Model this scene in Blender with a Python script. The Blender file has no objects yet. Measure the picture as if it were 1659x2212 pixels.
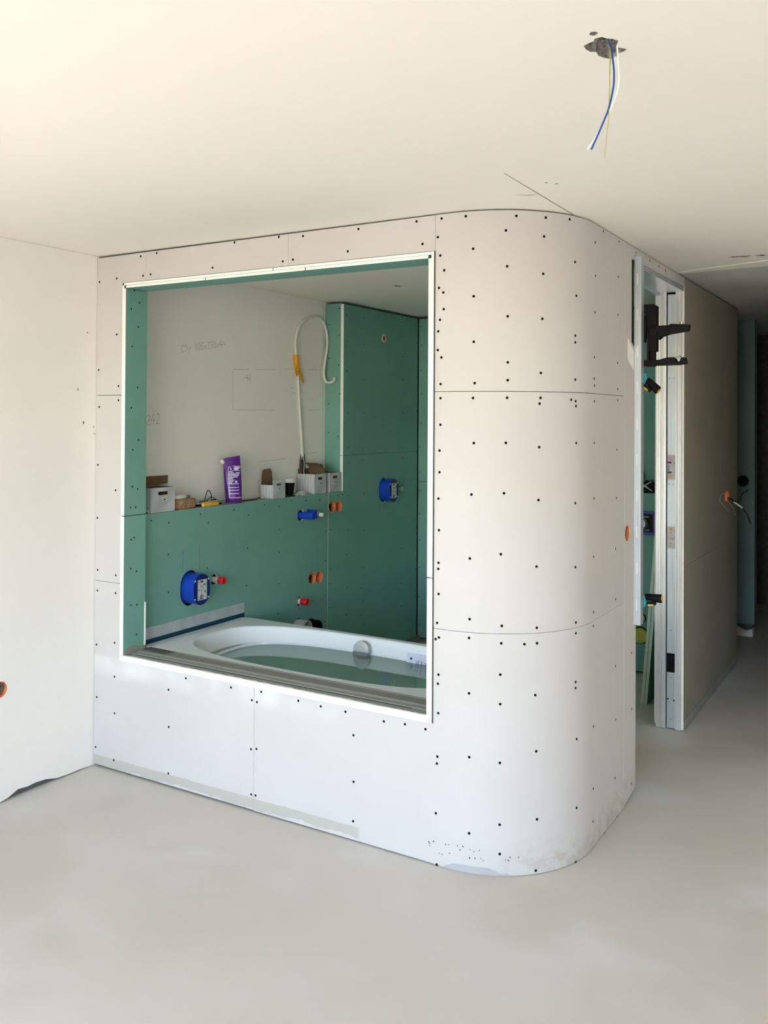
import bpy, bmesh, math, random
from mathutils import Vector, Matrix
from mathutils.geometry import tessellate_polygon

random.seed(7)
SC = bpy.context.scene
COL = SC.collection
PI = math.pi

# ------------------------------------------------------------------ camera
FPX, YAW, PITCH, ROLL, CY, CAMZ = 1947.09, 30.92, 0.523, 0.319, 886.97, 1.7065
_y, _t, _r = (math.radians(a) for a in (YAW, PITCH, ROLL))
_F = Vector((-math.sin(_y) * math.cos(_t), math.cos(_y) * math.cos(_t), math.sin(_t)))
_R = Vector((math.cos(_y), math.sin(_y), 0))
_U = _R.cross(_F)
_R2 = _R * math.cos(_r) + _U * math.sin(_r)
_U2 = -_R * math.sin(_r) + _U * math.cos(_r)
cam_data = bpy.data.cameras.new('camera')
cam = bpy.data.objects.new('camera', cam_data)
COL.objects.link(cam)
cam_data.sensor_fit = 'VERTICAL'
cam_data.sensor_height = 36.0
cam_data.lens = FPX / 2212 * 36.0
cam_data.shift_y = -(1106 - CY) / 2212
cam_data.clip_start = 0.05
cam.matrix_world = Matrix(((_R2.x, _U2.x, -_F.x, 0), (_R2.y, _U2.y, -_F.y, 0), (_R2.z, _U2.z, -_F.z, CAMZ), (0, 0, 0, 1)))
SC.camera = cam

# ------------------------------------------------------------------ sky, sun, exposure
world = bpy.data.worlds.new('sky')
SC.world = world
world.use_nodes = True
wn = world.node_tree
wn.nodes.clear()
w_out = wn.nodes.new('ShaderNodeOutputWorld')
w_bg = wn.nodes.new('ShaderNodeBackground')
w_sky = wn.nodes.new('ShaderNodeTexSky')
w_sky.sky_type = 'NISHITA'
w_sky.sun_disc = False
w_sky.sun_elevation = math.radians(48)
w_sky.sun_rotation = math.radians(170)
w_sky.air_density = 1.0
w_sky.dust_density = 0.2
w_sky.ozone_density = 2.0
w_bg.inputs['Strength'].default_value = 1.0
wn.links.new(w_sky.outputs[0], w_bg.inputs['Color'])
wn.links.new(w_bg.outputs[0], w_out.inputs['Surface'])

sun_data = bpy.data.lights.new('sun', 'SUN')
sun_data.energy = 12.5
sun_data.angle = math.radians(0.6)
sun_data.color = (1.0, 0.82, 0.60)
sun = bpy.data.objects.new('sun', sun_data)
COL.objects.link(sun)
sun.location = (-2, -8, 9)
sun.rotation_euler = Vector((-0.30, 0.62, -0.80)).to_track_quat('-Z', 'Y').to_euler()

SC.view_settings.view_transform = 'Standard'
SC.view_settings.look = 'None'
SC.view_settings.gamma = 1.0
SC.view_settings.use_curve_mapping = False
SC.view_settings.exposure = 0.38
SC.cycles.max_bounces = 14
SC.cycles.diffuse_bounces = 8
SC.cycles.use_denoising = True
SC.cycles.sample_clamp_indirect = 6.0

# a portal over the terrace opening behind the camera helps the sky reach the room
portal_data = bpy.data.lights.new('window_portal', 'AREA')
portal_data.shape = 'RECTANGLE'
portal_data.size = 7.1
portal_data.size_y = 2.38
portal_data.cycles.is_portal = True
portal = bpy.data.objects.new('window_portal', portal_data)
COL.objects.link(portal)
portal.location = (0.45, -1.36, 1.21)
portal.rotation_euler = (PI / 2, 0, 0)

# ------------------------------------------------------------------ materials
def nodes(name):
    m = bpy.data.materials.new(name)
    m.use_nodes = True
    nt = m.node_tree
    b = nt.nodes['Principled BSDF']
    return m, nt, b


def ramp(nt, src, stops):
    r = nt.nodes.new('ShaderNodeValToRGB')
    el = r.color_ramp.elements
    el[0].position, el[0].color = stops[0][0], tuple(stops[0][1]) + (1,)
    el[1].position, el[1].color = stops[-1][0], tuple(stops[-1][1]) + (1,)
    for p, c in stops[1:-1]:
        e = el.new(p)
        e.color = tuple(c) + (1,)
    nt.links.new(src, r.inputs[0])
    return r.outputs[0]


def noise(nt, scale, detail=3, rough=0.55, coord='pos', stretch=None, dist=0.0):
    if coord == 'pos':
        src = nt.nodes.new('ShaderNodeNewGeometry').outputs['Position']
    else:
        src = nt.nodes.new('ShaderNodeTexCoord').outputs['Object']
    if stretch:
        mp = nt.nodes.new('ShaderNodeMapping')
        mp.inputs['Scale'].default_value = stretch
        nt.links.new(src, mp.inputs[0])
        src = mp.outputs[0]
    n = nt.nodes.new('ShaderNodeTexNoise')
    n.inputs['Scale'].default_value = scale
    n.inputs['Detail'].default_value = detail
    n.inputs['Roughness'].default_value = rough
    n.inputs['Distortion'].default_value = dist
    nt.links.new(src, n.inputs['Vector'])
    return n.outputs['Fac']


def math_node(nt, op, a, b=None, c=None, clamp=False):
    n = nt.nodes.new('ShaderNodeMath')
    n.operation = op
    n.use_clamp = clamp
    for i, v in enumerate((a, b, c)):
        if v is None:
            continue
        if isinstance(v, (int, float)):
            n.inputs[i].default_value = v
        else:
            nt.links.new(v, n.inputs[i])
    return n.outputs[0]


def mix(nt, fac, a, b):
    n = nt.nodes.new('ShaderNodeMix')
    n.data_type = 'RGBA'
    for idx, v in ((0, fac), (6, a), (7, b)):
        if isinstance(v, (int, float)):
            n.inputs[idx].default_value = v
        elif isinstance(v, tuple):
            n.inputs[idx].default_value = v + (1,)
        else:
            nt.links.new(v, n.inputs[idx])
    return n.outputs[2]


def bump(nt, b, h, strength=0.2, dist=0.01):
    n = nt.nodes.new('ShaderNodeBump')
    n.inputs['Strength'].default_value = strength
    n.inputs['Distance'].default_value = dist
    nt.links.new(h, n.inputs['Height'])
    nt.links.new(n.outputs[0], b.inputs['Normal'])


def scale_col(c, k):
    return tuple(min(1, x * k) for x in c)


def mottled(name, col, var=0.05, scale=3.0, rough=0.85, bump_s=0.0, bump_scale=60, metal=0.0, spec=0.3, coord='pos'):
    m, nt, b = nodes(name)
    f = noise(nt, scale, 4, 0.6, coord)
    c = ramp(nt, f, [(0.3, scale_col(col, 1 - var)), (0.7, scale_col(col, 1 + var))])
    nt.links.new(c, b.inputs['Base Color'])
    b.inputs['Roughness'].default_value = rough
    b.inputs['Metallic'].default_value = metal
    b.inputs['Specular IOR Level'].default_value = spec
    if bump_s:
        bump(nt, b, noise(nt, bump_scale, 3, 0.6, coord), bump_s, 0.003)
    return m


def sep(nt):
    g = nt.nodes.new('ShaderNodeNewGeometry')
    s = nt.nodes.new('ShaderNodeSeparateXYZ')
    nt.links.new(g.outputs['Position'], s.inputs[0])
    return s.outputs


def smooth(nt, v, lo, hi):
    n = nt.nodes.new('ShaderNodeMapRange')
    n.interpolation_type = 'SMOOTHSTEP'
    n.inputs['From Min'].default_value = lo
    n.inputs['From Max'].default_value = hi
    nt.links.new(v, n.inputs['Value'])
    return n.outputs[0]


def make_board_white():
    # ivory plasterboard card with the beige damp-sealer band along the floor
    m, nt, b = nodes('plasterboard_ivory')
    base = ramp(nt, noise(nt, 2.2, 4, 0.6), [(0.3, (0.535, 0.515, 0.50)), (0.7, (0.56, 0.545, 0.535))])
    x, y, z = sep(nt)
    n1 = noise(nt, 7, 5, 0.6)
    edge = math_node(nt, 'ADD', z, math_node(nt, 'MULTIPLY', math_node(nt, 'SUBTRACT', n1, 0.5), 0.02))
    low = math_node(nt, 'SUBTRACT', 1.0, smooth(nt, edge, 0.058, 0.062))
    left = math_node(nt, 'SUBTRACT', 1.0, smooth(nt, x, -1.96, -1.94))
    chips = smooth(nt, math_node(nt, 'ADD', math_node(nt, 'MULTIPLY', z, 14.0), n1), 0.70, 0.74)
    band = math_node(nt, 'MULTIPLY', math_node(nt, 'MULTIPLY', low, left), chips)
    c = mix(nt, band, base, (0.445, 0.43, 0.385))
    # scuffed dirt low on the curve
    n2 = noise(nt, 16, 6, 0.7)
    right = smooth(nt, x, -1.42, -1.16)
    dirt = math_node(nt, 'MULTIPLY', math_node(nt, 'SUBTRACT', 1.0, smooth(nt, z, 0.03, 0.17)), smooth(nt, n2, 0.42, 0.66))
    dirt = math_node(nt, 'MULTIPLY', dirt, right)
    c = mix(nt, math_node(nt, 'MULTIPLY', dirt, 0.75), c, (0.42, 0.37, 0.30))
    # chalky filler below the sill
    pz = math_node(nt, 'MULTIPLY', smooth(nt, z, 0.43, 0.50), math_node(nt, 'SUBTRACT', 1.0, smooth(nt, z, 0.53, 0.56)))
    px = math_node(nt, 'SUBTRACT', 1.0, smooth(nt, x, -2.6, -1.9))
    filler = math_node(nt, 'MULTIPLY', math_node(nt, 'MULTIPLY', pz, px), smooth(nt, noise(nt, 4, 3, 0.5), 0.30, 0.75))
    c = mix(nt, math_node(nt, 'MULTIPLY', filler, 0.55), c, (0.80, 0.82, 0.82))
    nt.links.new(c, b.inputs['Base Color'])
    b.inputs['Roughness'].default_value = 0.8
    b.inputs['Specular IOR Level'].default_value = 0.25
    bump(nt, b, noise(nt, 180, 2, 0.5), 0.05, 0.001)
    return m


def make_board_green(name='plasterboard_green', k=1.0):
    m, nt, b = nodes(name)
    base = ramp(nt, noise(nt, 1.6, 4, 0.6), [(0.3, scale_col((0.150, 0.330, 0.275), k)), (0.7, scale_col((0.182, 0.380, 0.322), k))])
    s1 = smooth(nt, noise(nt, 9, 5, 0.6, stretch=(1, 1, 0.6), dist=0.4), 0.60, 0.76)
    s2 = smooth(nt, noise(nt, 2.2, 2, 0.5), 0.46, 0.66)
    dust = math_node(nt, 'MULTIPLY', math_node(nt, 'MULTIPLY', s1, s2), 0.45)
    c = mix(nt, dust, base, (0.34, 0.45, 0.40))
    nt.links.new(c, b.inputs['Base Color'])
    b.inputs['Roughness'].default_value = 0.75
    b.inputs['Specular IOR Level'].default_value = 0.3
    return m


def make_floor():
    m, nt, b = nodes('screed')
    base = ramp(nt, noise(nt, 0.9, 4, 0.5, dist=0.3), [(0.32, (0.575, 0.535, 0.475)), (0.55, (0.605, 0.575, 0.525)), (0.72, (0.63, 0.61, 0.575))])
    p = smooth(nt, noise(nt, 1.3, 3, 0.45, stretch=(1, 1.5, 1), dist=0.25), 0.50, 0.70)
    c = mix(nt, math_node(nt, 'MULTIPLY', p, 0.8), base, (0.665, 0.665, 0.655))
    q = smooth(nt, noise(nt, 0.8, 3, 0.5, dist=0.3), 0.50, 0.68)
    c = mix(nt, math_node(nt, 'MULTIPLY', q, 0.5), c, (0.50, 0.455, 0.385))
    nt.links.new(c, b.inputs['Base Color'])
    rr = ramp(nt, noise(nt, 1.5, 3, 0.5), [(0.3, (0.42,) * 3), (0.7, (0.62,) * 3)])
    nt.links.new(rr, b.inputs['Roughness'])
    b.inputs['Specular IOR Level'].default_value = 0.35
    bump(nt, b, noise(nt, 3.5, 3, 0.5), 0.08, 0.01)
    return m


def make_ceiling():
    m, nt, b = nodes('ceiling_plaster')
    c = ramp(nt, noise(nt, 1.1, 4, 0.6), [(0.3, (0.85, 0.815, 0.735)), (0.7, (0.875, 0.845, 0.77))])
    nt.links.new(c, b.inputs['Base Color'])
    b.inputs['Roughness'].default_value = 0.9
    bump(nt, b, noise(nt, 5, 5, 0.65), 0.10, 0.006)
    return m


def make_metal(name, col, rough, streak=(1, 1, 0.02)):
    m, nt, b = nodes(name)
    f = noise(nt, 160, 2, 0.5, stretch=streak)
    g = noise(nt, 2.2, 2, 0.5, stretch=(1, 1, 0.5))
    c = ramp(nt, f, [(0.3, scale_col(col, 0.88)), (0.7, scale_col(col, 1.08))])
    nt.links.new(c, b.inputs['Base Color'])
    b.inputs['Metallic'].default_value = 0.75
    rr = ramp(nt, g, [(0.35, (rough - 0.04,) * 3), (0.65, (rough + 0.05,) * 3)])
    nt.links.new(rr, b.inputs['Roughness'])
    return m


def make_sill():
    # grey sealing coat, white filler along the front arris
    m, nt, b = nodes('sealing_coat')
    base = ramp(nt, noise(nt, 5, 5, 0.6), [(0.3, (0.27, 0.275, 0.25)), (0.7, (0.33, 0.335, 0.31))])
    x, y, z = sep(nt)
    n1 = noise(nt, 22, 5, 0.7)
    yy = math_node(nt, 'ADD', y, math_node(nt, 'MULTIPLY', math_node(nt, 'SUBTRACT', n1, 0.5), 0.03))
    front = math_node(nt, 'SUBTRACT', 1.0, smooth(nt, yy, 3.083, 3.087))
    c = mix(nt, front, base, (0.85, 0.845, 0.83))
    nt.links.new(c, b.inputs['Base Color'])
    b.inputs['Roughness'].default_value = 0.7
    bump(nt, b, n1, 0.25, 0.003)
    return m


def make_water():
    m = bpy.data.materials.new('water')
    m.use_nodes = True
    nt = m.node_tree
    nt.nodes.clear()
    o = nt.nodes.new('ShaderNodeOutputMaterial')
    mx = nt.nodes.new('ShaderNodeMixShader')
    fr = nt.nodes.new('ShaderNodeFresnel')
    fr.inputs['IOR'].default_value = 1.38
    tr = nt.nodes.new('ShaderNodeBsdfTransparent')
    tr.inputs['Color'].default_value = (0.74, 0.97, 0.93, 1)
    gl = nt.nodes.new('ShaderNodeBsdfGlossy')
    gl.inputs['Roughness'].default_value = 0.015
    gl.inputs['Color'].default_value = (1, 1, 1, 1)
    f = noise(nt, 9, 2, 0.4)
    bp = nt.nodes.new('ShaderNodeBump')
    bp.inputs['Strength'].default_value = 0.03
    bp.inputs['Distance'].default_value = 0.004
    nt.links.new(f, bp.inputs['Height'])
    nt.links.new(bp.outputs[0], gl.inputs['Normal'])
    nt.links.new(fr.outputs[0], mx.inputs[0])
    nt.links.new(tr.outputs[0], mx.inputs[1])
    nt.links.new(gl.outputs[0], mx.inputs[2])
    nt.links.new(mx.outputs[0], o.inputs[0])
    return m


def make_clear(name, col=(0.9, 0.92, 0.92)):
    m = bpy.data.materials.new(name)
    m.use_nodes = True
    nt = m.node_tree
    nt.nodes.clear()
    o = nt.nodes.new('ShaderNodeOutputMaterial')
    mx = nt.nodes.new('ShaderNodeMixShader')
    tr = nt.nodes.new('ShaderNodeBsdfTransparent')
    tr.inputs['Color'].default_value = col + (1,)
    gl = nt.nodes.new('ShaderNodeBsdfPrincipled')
    gl.inputs['Base Color'].default_value = (0.75, 0.76, 0.75, 1)
    gl.inputs['Roughness'].default_value = 0.2
    f = noise(nt, 30, 4, 0.6, 'obj')
    nt.links.new(smooth(nt, f, 0.35, 0.75), mx.inputs[0])
    nt.links.new(tr.outputs[0], mx.inputs[1])
    nt.links.new(gl.outputs[0], mx.inputs[2])
    nt.links.new(mx.outputs[0], o.inputs[0])
    return m


def make_carton(name, c0, c1):
    # card printed with a fine woven pattern
    m, nt, b = nodes(name)
    tc = nt.nodes.new('ShaderNodeTexCoord')
    mp = nt.nodes.new('ShaderNodeMapping')
    mp.inputs['Rotation'].default_value = (0.5, 0.6, 0.7)
    nt.links.new(tc.outputs['Object'], mp.inputs[0])
    ck = nt.nodes.new('ShaderNodeTexChecker')
    ck.inputs['Scale'].default_value = 140
    ck.inputs['Color1'].default_value = c0 + (1,)
    ck.inputs['Color2'].default_value = c1 + (1,)
    nt.links.new(mp.outputs[0], ck.inputs[0])
    nt.links.new(ck.outputs[0], b.inputs['Base Color'])
    b.inputs['Roughness'].default_value = 0.5
    return m


M = {}
M['board'] = make_board_white()
M['green'] = make_board_green()
M['gypsum'] = mottled('gypsum_core', (0.87, 0.86, 0.83), 0.04, 12, 0.9, 0.2, 40)
M['plaster'] = mottled('wall_plaster', (0.83, 0.81, 0.775), 0.03, 1.6, 0.9, 0.10, 12)
M['ceiling'] = make_ceiling()
M['ceiling_raw'] = mottled('raw_grey_skim', (0.62, 0.63, 0.60), 0.08, 2.0, 0.9, 0.1, 12)
M['floor'] = make_floor()
M['corridor'] = mottled('grey_brown_board', (0.32, 0.30, 0.25), 0.06, 2.0, 0.85)
M['concrete'] = mottled('broken_concrete', (0.25, 0.235, 0.21), 0.65, 70, 0.95, 1.0, 90)
M['dark_base_and_shade'] = mottled('wall_base_and_shade', (0.12, 0.115, 0.11), 0.2, 20, 0.95)  # wall base colour, also painted shade for gaps, holes and the corridor end
M['grey_base'] = mottled('grey_base_strip', (0.42, 0.42, 0.43), 0.04, 8, 0.8)
M['black_hole'] = mottled('screw_black', (0.006, 0.006, 0.006), 0.1, 40, 0.7, spec=0.05)
M['sill'] = make_sill()
M['sill_dark'] = mottled('sealing_recess', (0.12, 0.12, 0.105), 0.1, 12, 0.7)
M['sill_tape'] = mottled('sealing_tape', (0.245, 0.245, 0.22), 0.06, 14, 0.75, 0.15, 60)
M['grey_tape'] = mottled('grey_fleece_tape', (0.40, 0.44, 0.46), 0.14, 14, 0.7, 0.2, 50)
M['blue_tape'] = mottled('blue_sealing_band', (0.005, 0.045, 0.085), 0.1, 14, 0.4)
M['enamel'] = mottled('white_enamel', (0.86, 0.88, 0.90), 0.01, 2, 0.08, spec=0.5)
M['water'] = make_water()
M['chrome'] = mottled('satin_chrome', (0.56, 0.54, 0.53), 0.03, 10, 0.38, metal=0.1)
M['paper'] = mottled('white_paper', (0.70, 0.73, 0.86), 0.04, 30, 0.7)
M['ink'] = mottled('dark_ink', (0.035, 0.05, 0.10), 0.1, 30, 0.6)
M['pencil'] = mottled('pencil_line', (0.28, 0.265, 0.235), 0.2, 90, 0.9)
M['blue'] = mottled('blue_plastic', (0.006, 0.045, 0.40), 0.25, 14, 0.38, spec=0.4, coord='obj')
M['blue_dark'] = mottled('dark_blue_plastic', (0.004, 0.014, 0.13), 0.2, 14, 0.38, spec=0.4, coord='obj')
M['red'] = mottled('red_plastic', (0.55, 0.015, 0.025), 0.12, 30, 0.4)
M['orange'] = mottled('orange_plastic', (0.78, 0.20, 0.055), 0.12, 25, 0.5)
M['lime'] = mottled('lime_plastic', (0.48, 0.50, 0.06), 0.1, 20, 0.45)
M['white_plastic'] = mottled('white_plastic', (0.72, 0.72, 0.69), 0.04, 20, 0.45)
M['grey_pipe'] = mottled('pale_grey_pipe', (0.55, 0.57, 0.54), 0.05, 20, 0.5)
M['black'] = mottled('black_plastic', (0.006, 0.006, 0.007), 0.3, 30, 0.5, spec=0.12)
M['black_soft'] = mottled('black_rubber', (0.012, 0.012, 0.013), 0.2, 30, 0.6, spec=0.12)
M['teal'] = mottled('teal_plastic', (0.02, 0.26, 0.30), 0.1, 20, 0.4)
M['yellow'] = mottled('yellow_plastic', (0.80, 0.45, 0.04), 0.08, 30, 0.4)
M['steel'] = make_metal('galvanised_steel', (0.60, 0.66, 0.71), 0.42)
M['steel_dull'] = make_metal('dull_steel', (0.30, 0.31, 0.32), 0.45)
M['alu'] = make_metal('aluminium', (0.82, 0.83, 0.85), 0.38)
M['alu_white'] = mottled('bright_white', (0.86, 0.87, 0.88), 0.03, 20, 0.5)
M['brass'] = mottled('brass', (0.55, 0.42, 0.2), 0.1, 20, 0.3, metal=1.0)
M['card'] = mottled('brown_card', (0.17, 0.105, 0.06), 0.1, 25, 0.85, coord='obj')
M['card_light'] = mottled('kraft_paper', (0.30, 0.185, 0.095), 0.25, 30, 0.7, 0.4, 45, coord='obj')
M['carton'] = make_carton('printed_card', (0.58, 0.58, 0.60), (0.37, 0.375, 0.39))
M['carton_edge'] = mottled('white_card', (0.66, 0.66, 0.66), 0.05, 30, 0.7)
M['purple'] = mottled('purple_foil', (0.085, 0.008, 0.20), 0.2, 9, 0.25, spec=0.5, coord='obj')
M['lilac'] = mottled('lilac_print', (0.62, 0.56, 0.78), 0.08, 40, 0.5)
M['cable_white'] = mottled('white_cable', (0.70, 0.69, 0.63), 0.04, 30, 0.5)
M['tape_yellow'] = mottled('orange_yellow_tape', (0.72, 0.33, 0.015), 0.1, 25, 0.5)
M['wire_blue'] = mottled('blue_wire', (0.012, 0.07, 0.33), 0.06, 30, 0.45)
M['wire_earth'] = mottled('green_yellow_wire', (0.42, 0.40, 0.10), 0.1, 60, 0.5)
M['wire_white'] = mottled('white_wire', (0.88, 0.88, 0.86), 0.02, 30, 0.45)
M['wire_pale'] = mottled('pale_wire', (0.60, 0.60, 0.57), 0.04, 30, 0.5)
M['board_edge'] = mottled('green_board_edge', (0.56, 0.70, 0.60), 0.06, 40, 0.85)
M['panel_blue'] = mottled('blue_green_primer', (0.20, 0.28, 0.29), 0.08, 2.5, 0.8)
M['clear'] = make_clear('clear_film')
M['sticker'] = mottled('pale_sticker', (0.52, 0.50, 0.50), 0.04, 25, 0.6)
M['sticker_red'] = mottled('faded_red_print', (0.52, 0.34, 0.33), 0.05, 40, 0.6)
M['amber'] = mottled('amber_print', (0.62, 0.36, 0.06), 0.04, 40, 0.6)
M['terrace'] = mottled('terrace_slab', (0.55, 0.50, 0.43), 0.05, 2, 0.9)
M['crack'] = mottled('crack_line', (0.14, 0.125, 0.11), 0.2, 60, 0.95)
M['offcut'] = mottled('offcut_grey', (0.10, 0.115, 0.10), 0.1, 12, 0.9)
M['blue_mid'] = mottled('deep_blue_plastic', (0.012, 0.035, 0.20), 0.15, 14, 0.4)
M['dust'] = mottled('ledge_dust', (0.32, 0.33, 0.30), 0.12, 12, 0.9)

# ------------------------------------------------------------------ mesh helpers
class MB:
    """collects shapes; build() links them as one mesh object"""

    def __init__(self):
        self.v, self.f, self.m, self.sm = [], [], [], []

    def add(self, verts, faces, mi=0, sm=False):
        o = len(self.v)
        self.v += [Vector(p) for p in verts]
        for i, fc in enumerate(faces):
            self.f.append([o + k for k in fc])
            self.m.append(mi[i] if isinstance(mi, (list, tuple)) else mi)
            self.sm.append(sm)
        return self

    def box(self, x0, x1, y0, y1, z0, z1, mi=0, fm=None):
        # fm: dict of face -> material for '-x','+x','-y','+y','-z','+z'
        vs = [(x0, y0, z0), (x1, y0, z0), (x1, y1, z0), (x0, y1, z0), (x0, y0, z1), (x1, y0, z1), (x1, y1, z1), (x0, y1, z1)]
        fs = [(0, 3, 2, 1), (4, 5, 6, 7), (0, 1, 5, 4), (1, 2, 6, 5), (2, 3, 7, 6), (3, 0, 4, 7)]
        nm = ['-z', '+z', '-y', '+x', '+y', '-x']
        return self.add(vs, fs, [(fm or {}).get(n, mi) for n in nm])

    def plate(self, outer, t, frame, holes=(), mi=0, mb=None, me=None):
        # polygon with holes in (u, v); front at w = 0, back at w = -t
        loops = [list(outer)] + [list(h) for h in holes]
        flat = [p for l in loops for p in l]
        tris = tessellate_polygon([[Vector((p[0], p[1], 0)) for p in l] for l in loops])
        n = len(flat)
        vs = [frame(u, v, 0) for u, v in flat] + [frame(u, v, -t) for u, v in flat]
        fs, ms = [], []
        for a in tris:
            fs.append(tuple(a)); ms.append(mi)
            fs.append(tuple(k + n for k in reversed(a))); ms.append(mi if mb is None else mb)
        o = 0
        for l in loops:
            k = len(l)
            for i in range(k):
                j = (i + 1) % k
                fs.append((o + i, o + j, n + o + j, n + o + i)); ms.append(mi if me is None else me)
            o += k
        return self.add(vs, fs, ms)

    def cyl(self, p0, p1, r0, r1=None, seg=20, mi=0, caps=True, mc=None, sm=True):
        r1 = r0 if r1 is None else r1
        p0, p1 = Vector(p0), Vector(p1)
        d = (p1 - p0).normalized()
        a = d.orthogonal().normalized()
        b = d.cross(a)
        ring = [(a * math.cos(2 * PI * i / seg) + b * math.sin(2 * PI * i / seg)) for i in range(seg)]
        vs = [p0 + q * r0 for q in ring] + [p1 + q * r1 for q in ring]
        self.add(vs, [(i, (i + 1) % seg, seg + (i + 1) % seg, seg + i) for i in range(seg)], mi, sm)
        if caps:
            self.add([p0 + q * r0 for q in ring], [tuple(range(seg))[::-1]], mi if mc is None else mc)
            self.add([p1 + q * r1 for q in ring], [tuple(range(seg))], mi if mc is None else mc)
        return self

    def tube(self, pts, r, seg=8, mi=0, closed=False):
        pts = [Vector(p) for p in pts]
        n = len(pts)
        rr = r if isinstance(r, (list, tuple)) else [r] * n
        vs = []
        a = None
        for i, p in enumerate(pts):
            d = (pts[min(n - 1, i + 1)] - pts[max(0, i - 1)]).normalized()
            if a is None:
                a = d.orthogonal().normalized()
            a = (a - d * a.dot(d))
            a = a.normalized() if a.length > 1e-6 else d.orthogonal().normalized()
            b = d.cross(a)
            vs += [p + (a * math.cos(2 * PI * k / seg) + b * math.sin(2 * PI * k / seg)) * rr[i] for k in range(seg)]
        fs = []
        for i in range(n - 1):
            for k in range(seg):
                fs.append((i * seg + k, i * seg + (k + 1) % seg, (i + 1) * seg + (k + 1) % seg, (i + 1) * seg + k))
        self.add(vs, fs, mi, True)
        self.add(vs[:seg], [tuple(range(seg))[::-1]], mi)
        self.add(vs[-seg:], [tuple(range(seg))], mi)
        return self

    def lathe(self, prof, origin, axis, seg=24, mi=0, sm=True):
        # prof: (radius, distance along axis); mi may be a list, one per band
        o, d = Vector(origin), Vector(axis).normalized()
        a = d.orthogonal().normalized()
        b = d.cross(a)
        rings = []
        for r, h in prof:
            rings.append([o + d * h + (a * math.cos(2 * PI * k / seg) + b * math.sin(2 * PI * k / seg)) * max(r, 1e-5) for k in range(seg)])
        for i in range(len(prof) - 1):
            vs = rings[i] + rings[i + 1]
            self.add(vs, [(k, (k + 1) % seg, seg + (k + 1) % seg, seg + k) for k in range(seg)], mi[i] if isinstance(mi, (list, tuple)) else mi, sm)
        return self

    def loft(self, rings, mi=0, cap0=True, cap1=True, sm=True):
        n = len(rings[0])
        vs = [p for r in rings for p in r]
        fs = []
        ms = []
        for i in range(len(rings) - 1):
            for k in range(n):
                fs.append((i * n + k, i * n + (k + 1) % n, (i + 1) * n + (k + 1) % n, (i + 1) * n + k))
                ms.append(mi[i] if isinstance(mi, (list, tuple)) else mi)
        if cap0:
            fs.append(tuple(range(n))[::-1]); ms.append(mi[0] if isinstance(mi, (list, tuple)) else mi)
        if cap1:
            fs.append(tuple((len(rings) - 1) * n + k for k in range(n))); ms.append(mi[-1] if isinstance(mi, (list, tuple)) else mi)
        return self.add(vs, fs, ms, sm)

    def build(self, name, mats, parent=None, recalc=True, bevel=0.0, merge=True, xf=None):
        if not isinstance(mats, (list, tuple)):
            mats = [mats]
        vs = self.v if xf is None else [xf @ p for p in self.v]
        off = origin_of(parent) if parent is not None else Vector((0, 0, 0))
        me = bpy.data.meshes.new(name)
        me.from_pydata([p - off for p in vs], [], self.f)
        for mt in mats:
            me.materials.append(M[mt] if isinstance(mt, str) else mt)
        for p, mi, s in zip(me.polygons, self.m, self.sm):
            p.material_index = mi
            p.use_smooth = s
        bm = bmesh.new()
        bm.from_mesh(me)
        if merge:
            bmesh.ops.remove_doubles(bm, verts=bm.verts, dist=1e-5)
        if recalc:
            bmesh.ops.recalc_face_normals(bm, faces=bm.faces)
        bm.to_mesh(me)
        bm.free()
        if any(self.sm):
            me.set_sharp_from_angle(angle=math.radians(42))
        o = bpy.data.objects.new(name, me)
        COL.objects.link(o)
        if parent is not None:
            o.parent = parent
        if bevel:
            md = o.modifiers.new('soft_edges', 'BEVEL')
            md.width = bevel
            md.segments = 2
            md.limit_method = 'ANGLE'
        return o


def origin_of(o):
    v = Vector(o.location)
    while o.parent is not None:
        o = o.parent
        v = v + Vector(o.location)
    return v


def tag(o, label=None, cat=None, group=None, kind=None):
    if label: o['label'] = label
    if cat: o['category'] = cat
    if group: o['group'] = group
    if kind: o['kind'] = kind
    return o


def thing(name, label, cat, loc, group=None, kind=None):
    o = bpy.data.objects.new(name, None)
    o.empty_display_size = 0.05
    COL.objects.link(o)
    o.location = loc
    return tag(o, label, cat, group, kind)


def circle(cx, cy, r, n=24, ry=None):
    ry = r if ry is None else ry
    return [(cx + r * math.cos(2 * PI * i / n), cy + ry * math.sin(2 * PI * i / n)) for i in range(n)]


def stadium(cx, cy, w, h, n=10):
    # upright stadium, width w, height h
    r = w / 2
    pts = [(cx + r * math.cos(PI * i / n), cy + h / 2 - r + r * math.sin(PI * i / n)) for i in range(n + 1)]
    pts += [(cx - r * math.cos(PI * i / n), cy - h / 2 + r - r * math.sin(PI * i / n)) for i in range(n + 1)]
    return pts


def rrect(x0, x1, y0, y1, r, n=4):
    pts = []
    for cx, cy, a in ((x1 - r, y1 - r, 0), (x0 + r, y1 - r, 90), (x0 + r, y0 + r, 180), (x1 - r, y0 + r, 270)):
        for i in range(n + 1):
            t = math.radians(a + 90 * i / n)
            pts.append((cx + r * math.cos(t), cy + r * math.sin(t)))
    return pts


def sellipse(cx, cy, a, b, n, z, k=72):
    out = []
    for i in range(k):
        t = 2 * PI * i / k
        c, s = math.cos(t), math.sin(t)
        out.append(Vector((cx + a * math.copysign(abs(c) ** (2 / n), c), cy + b * math.copysign(abs(s) ** (2 / n), s), z)))
    return out


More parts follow.
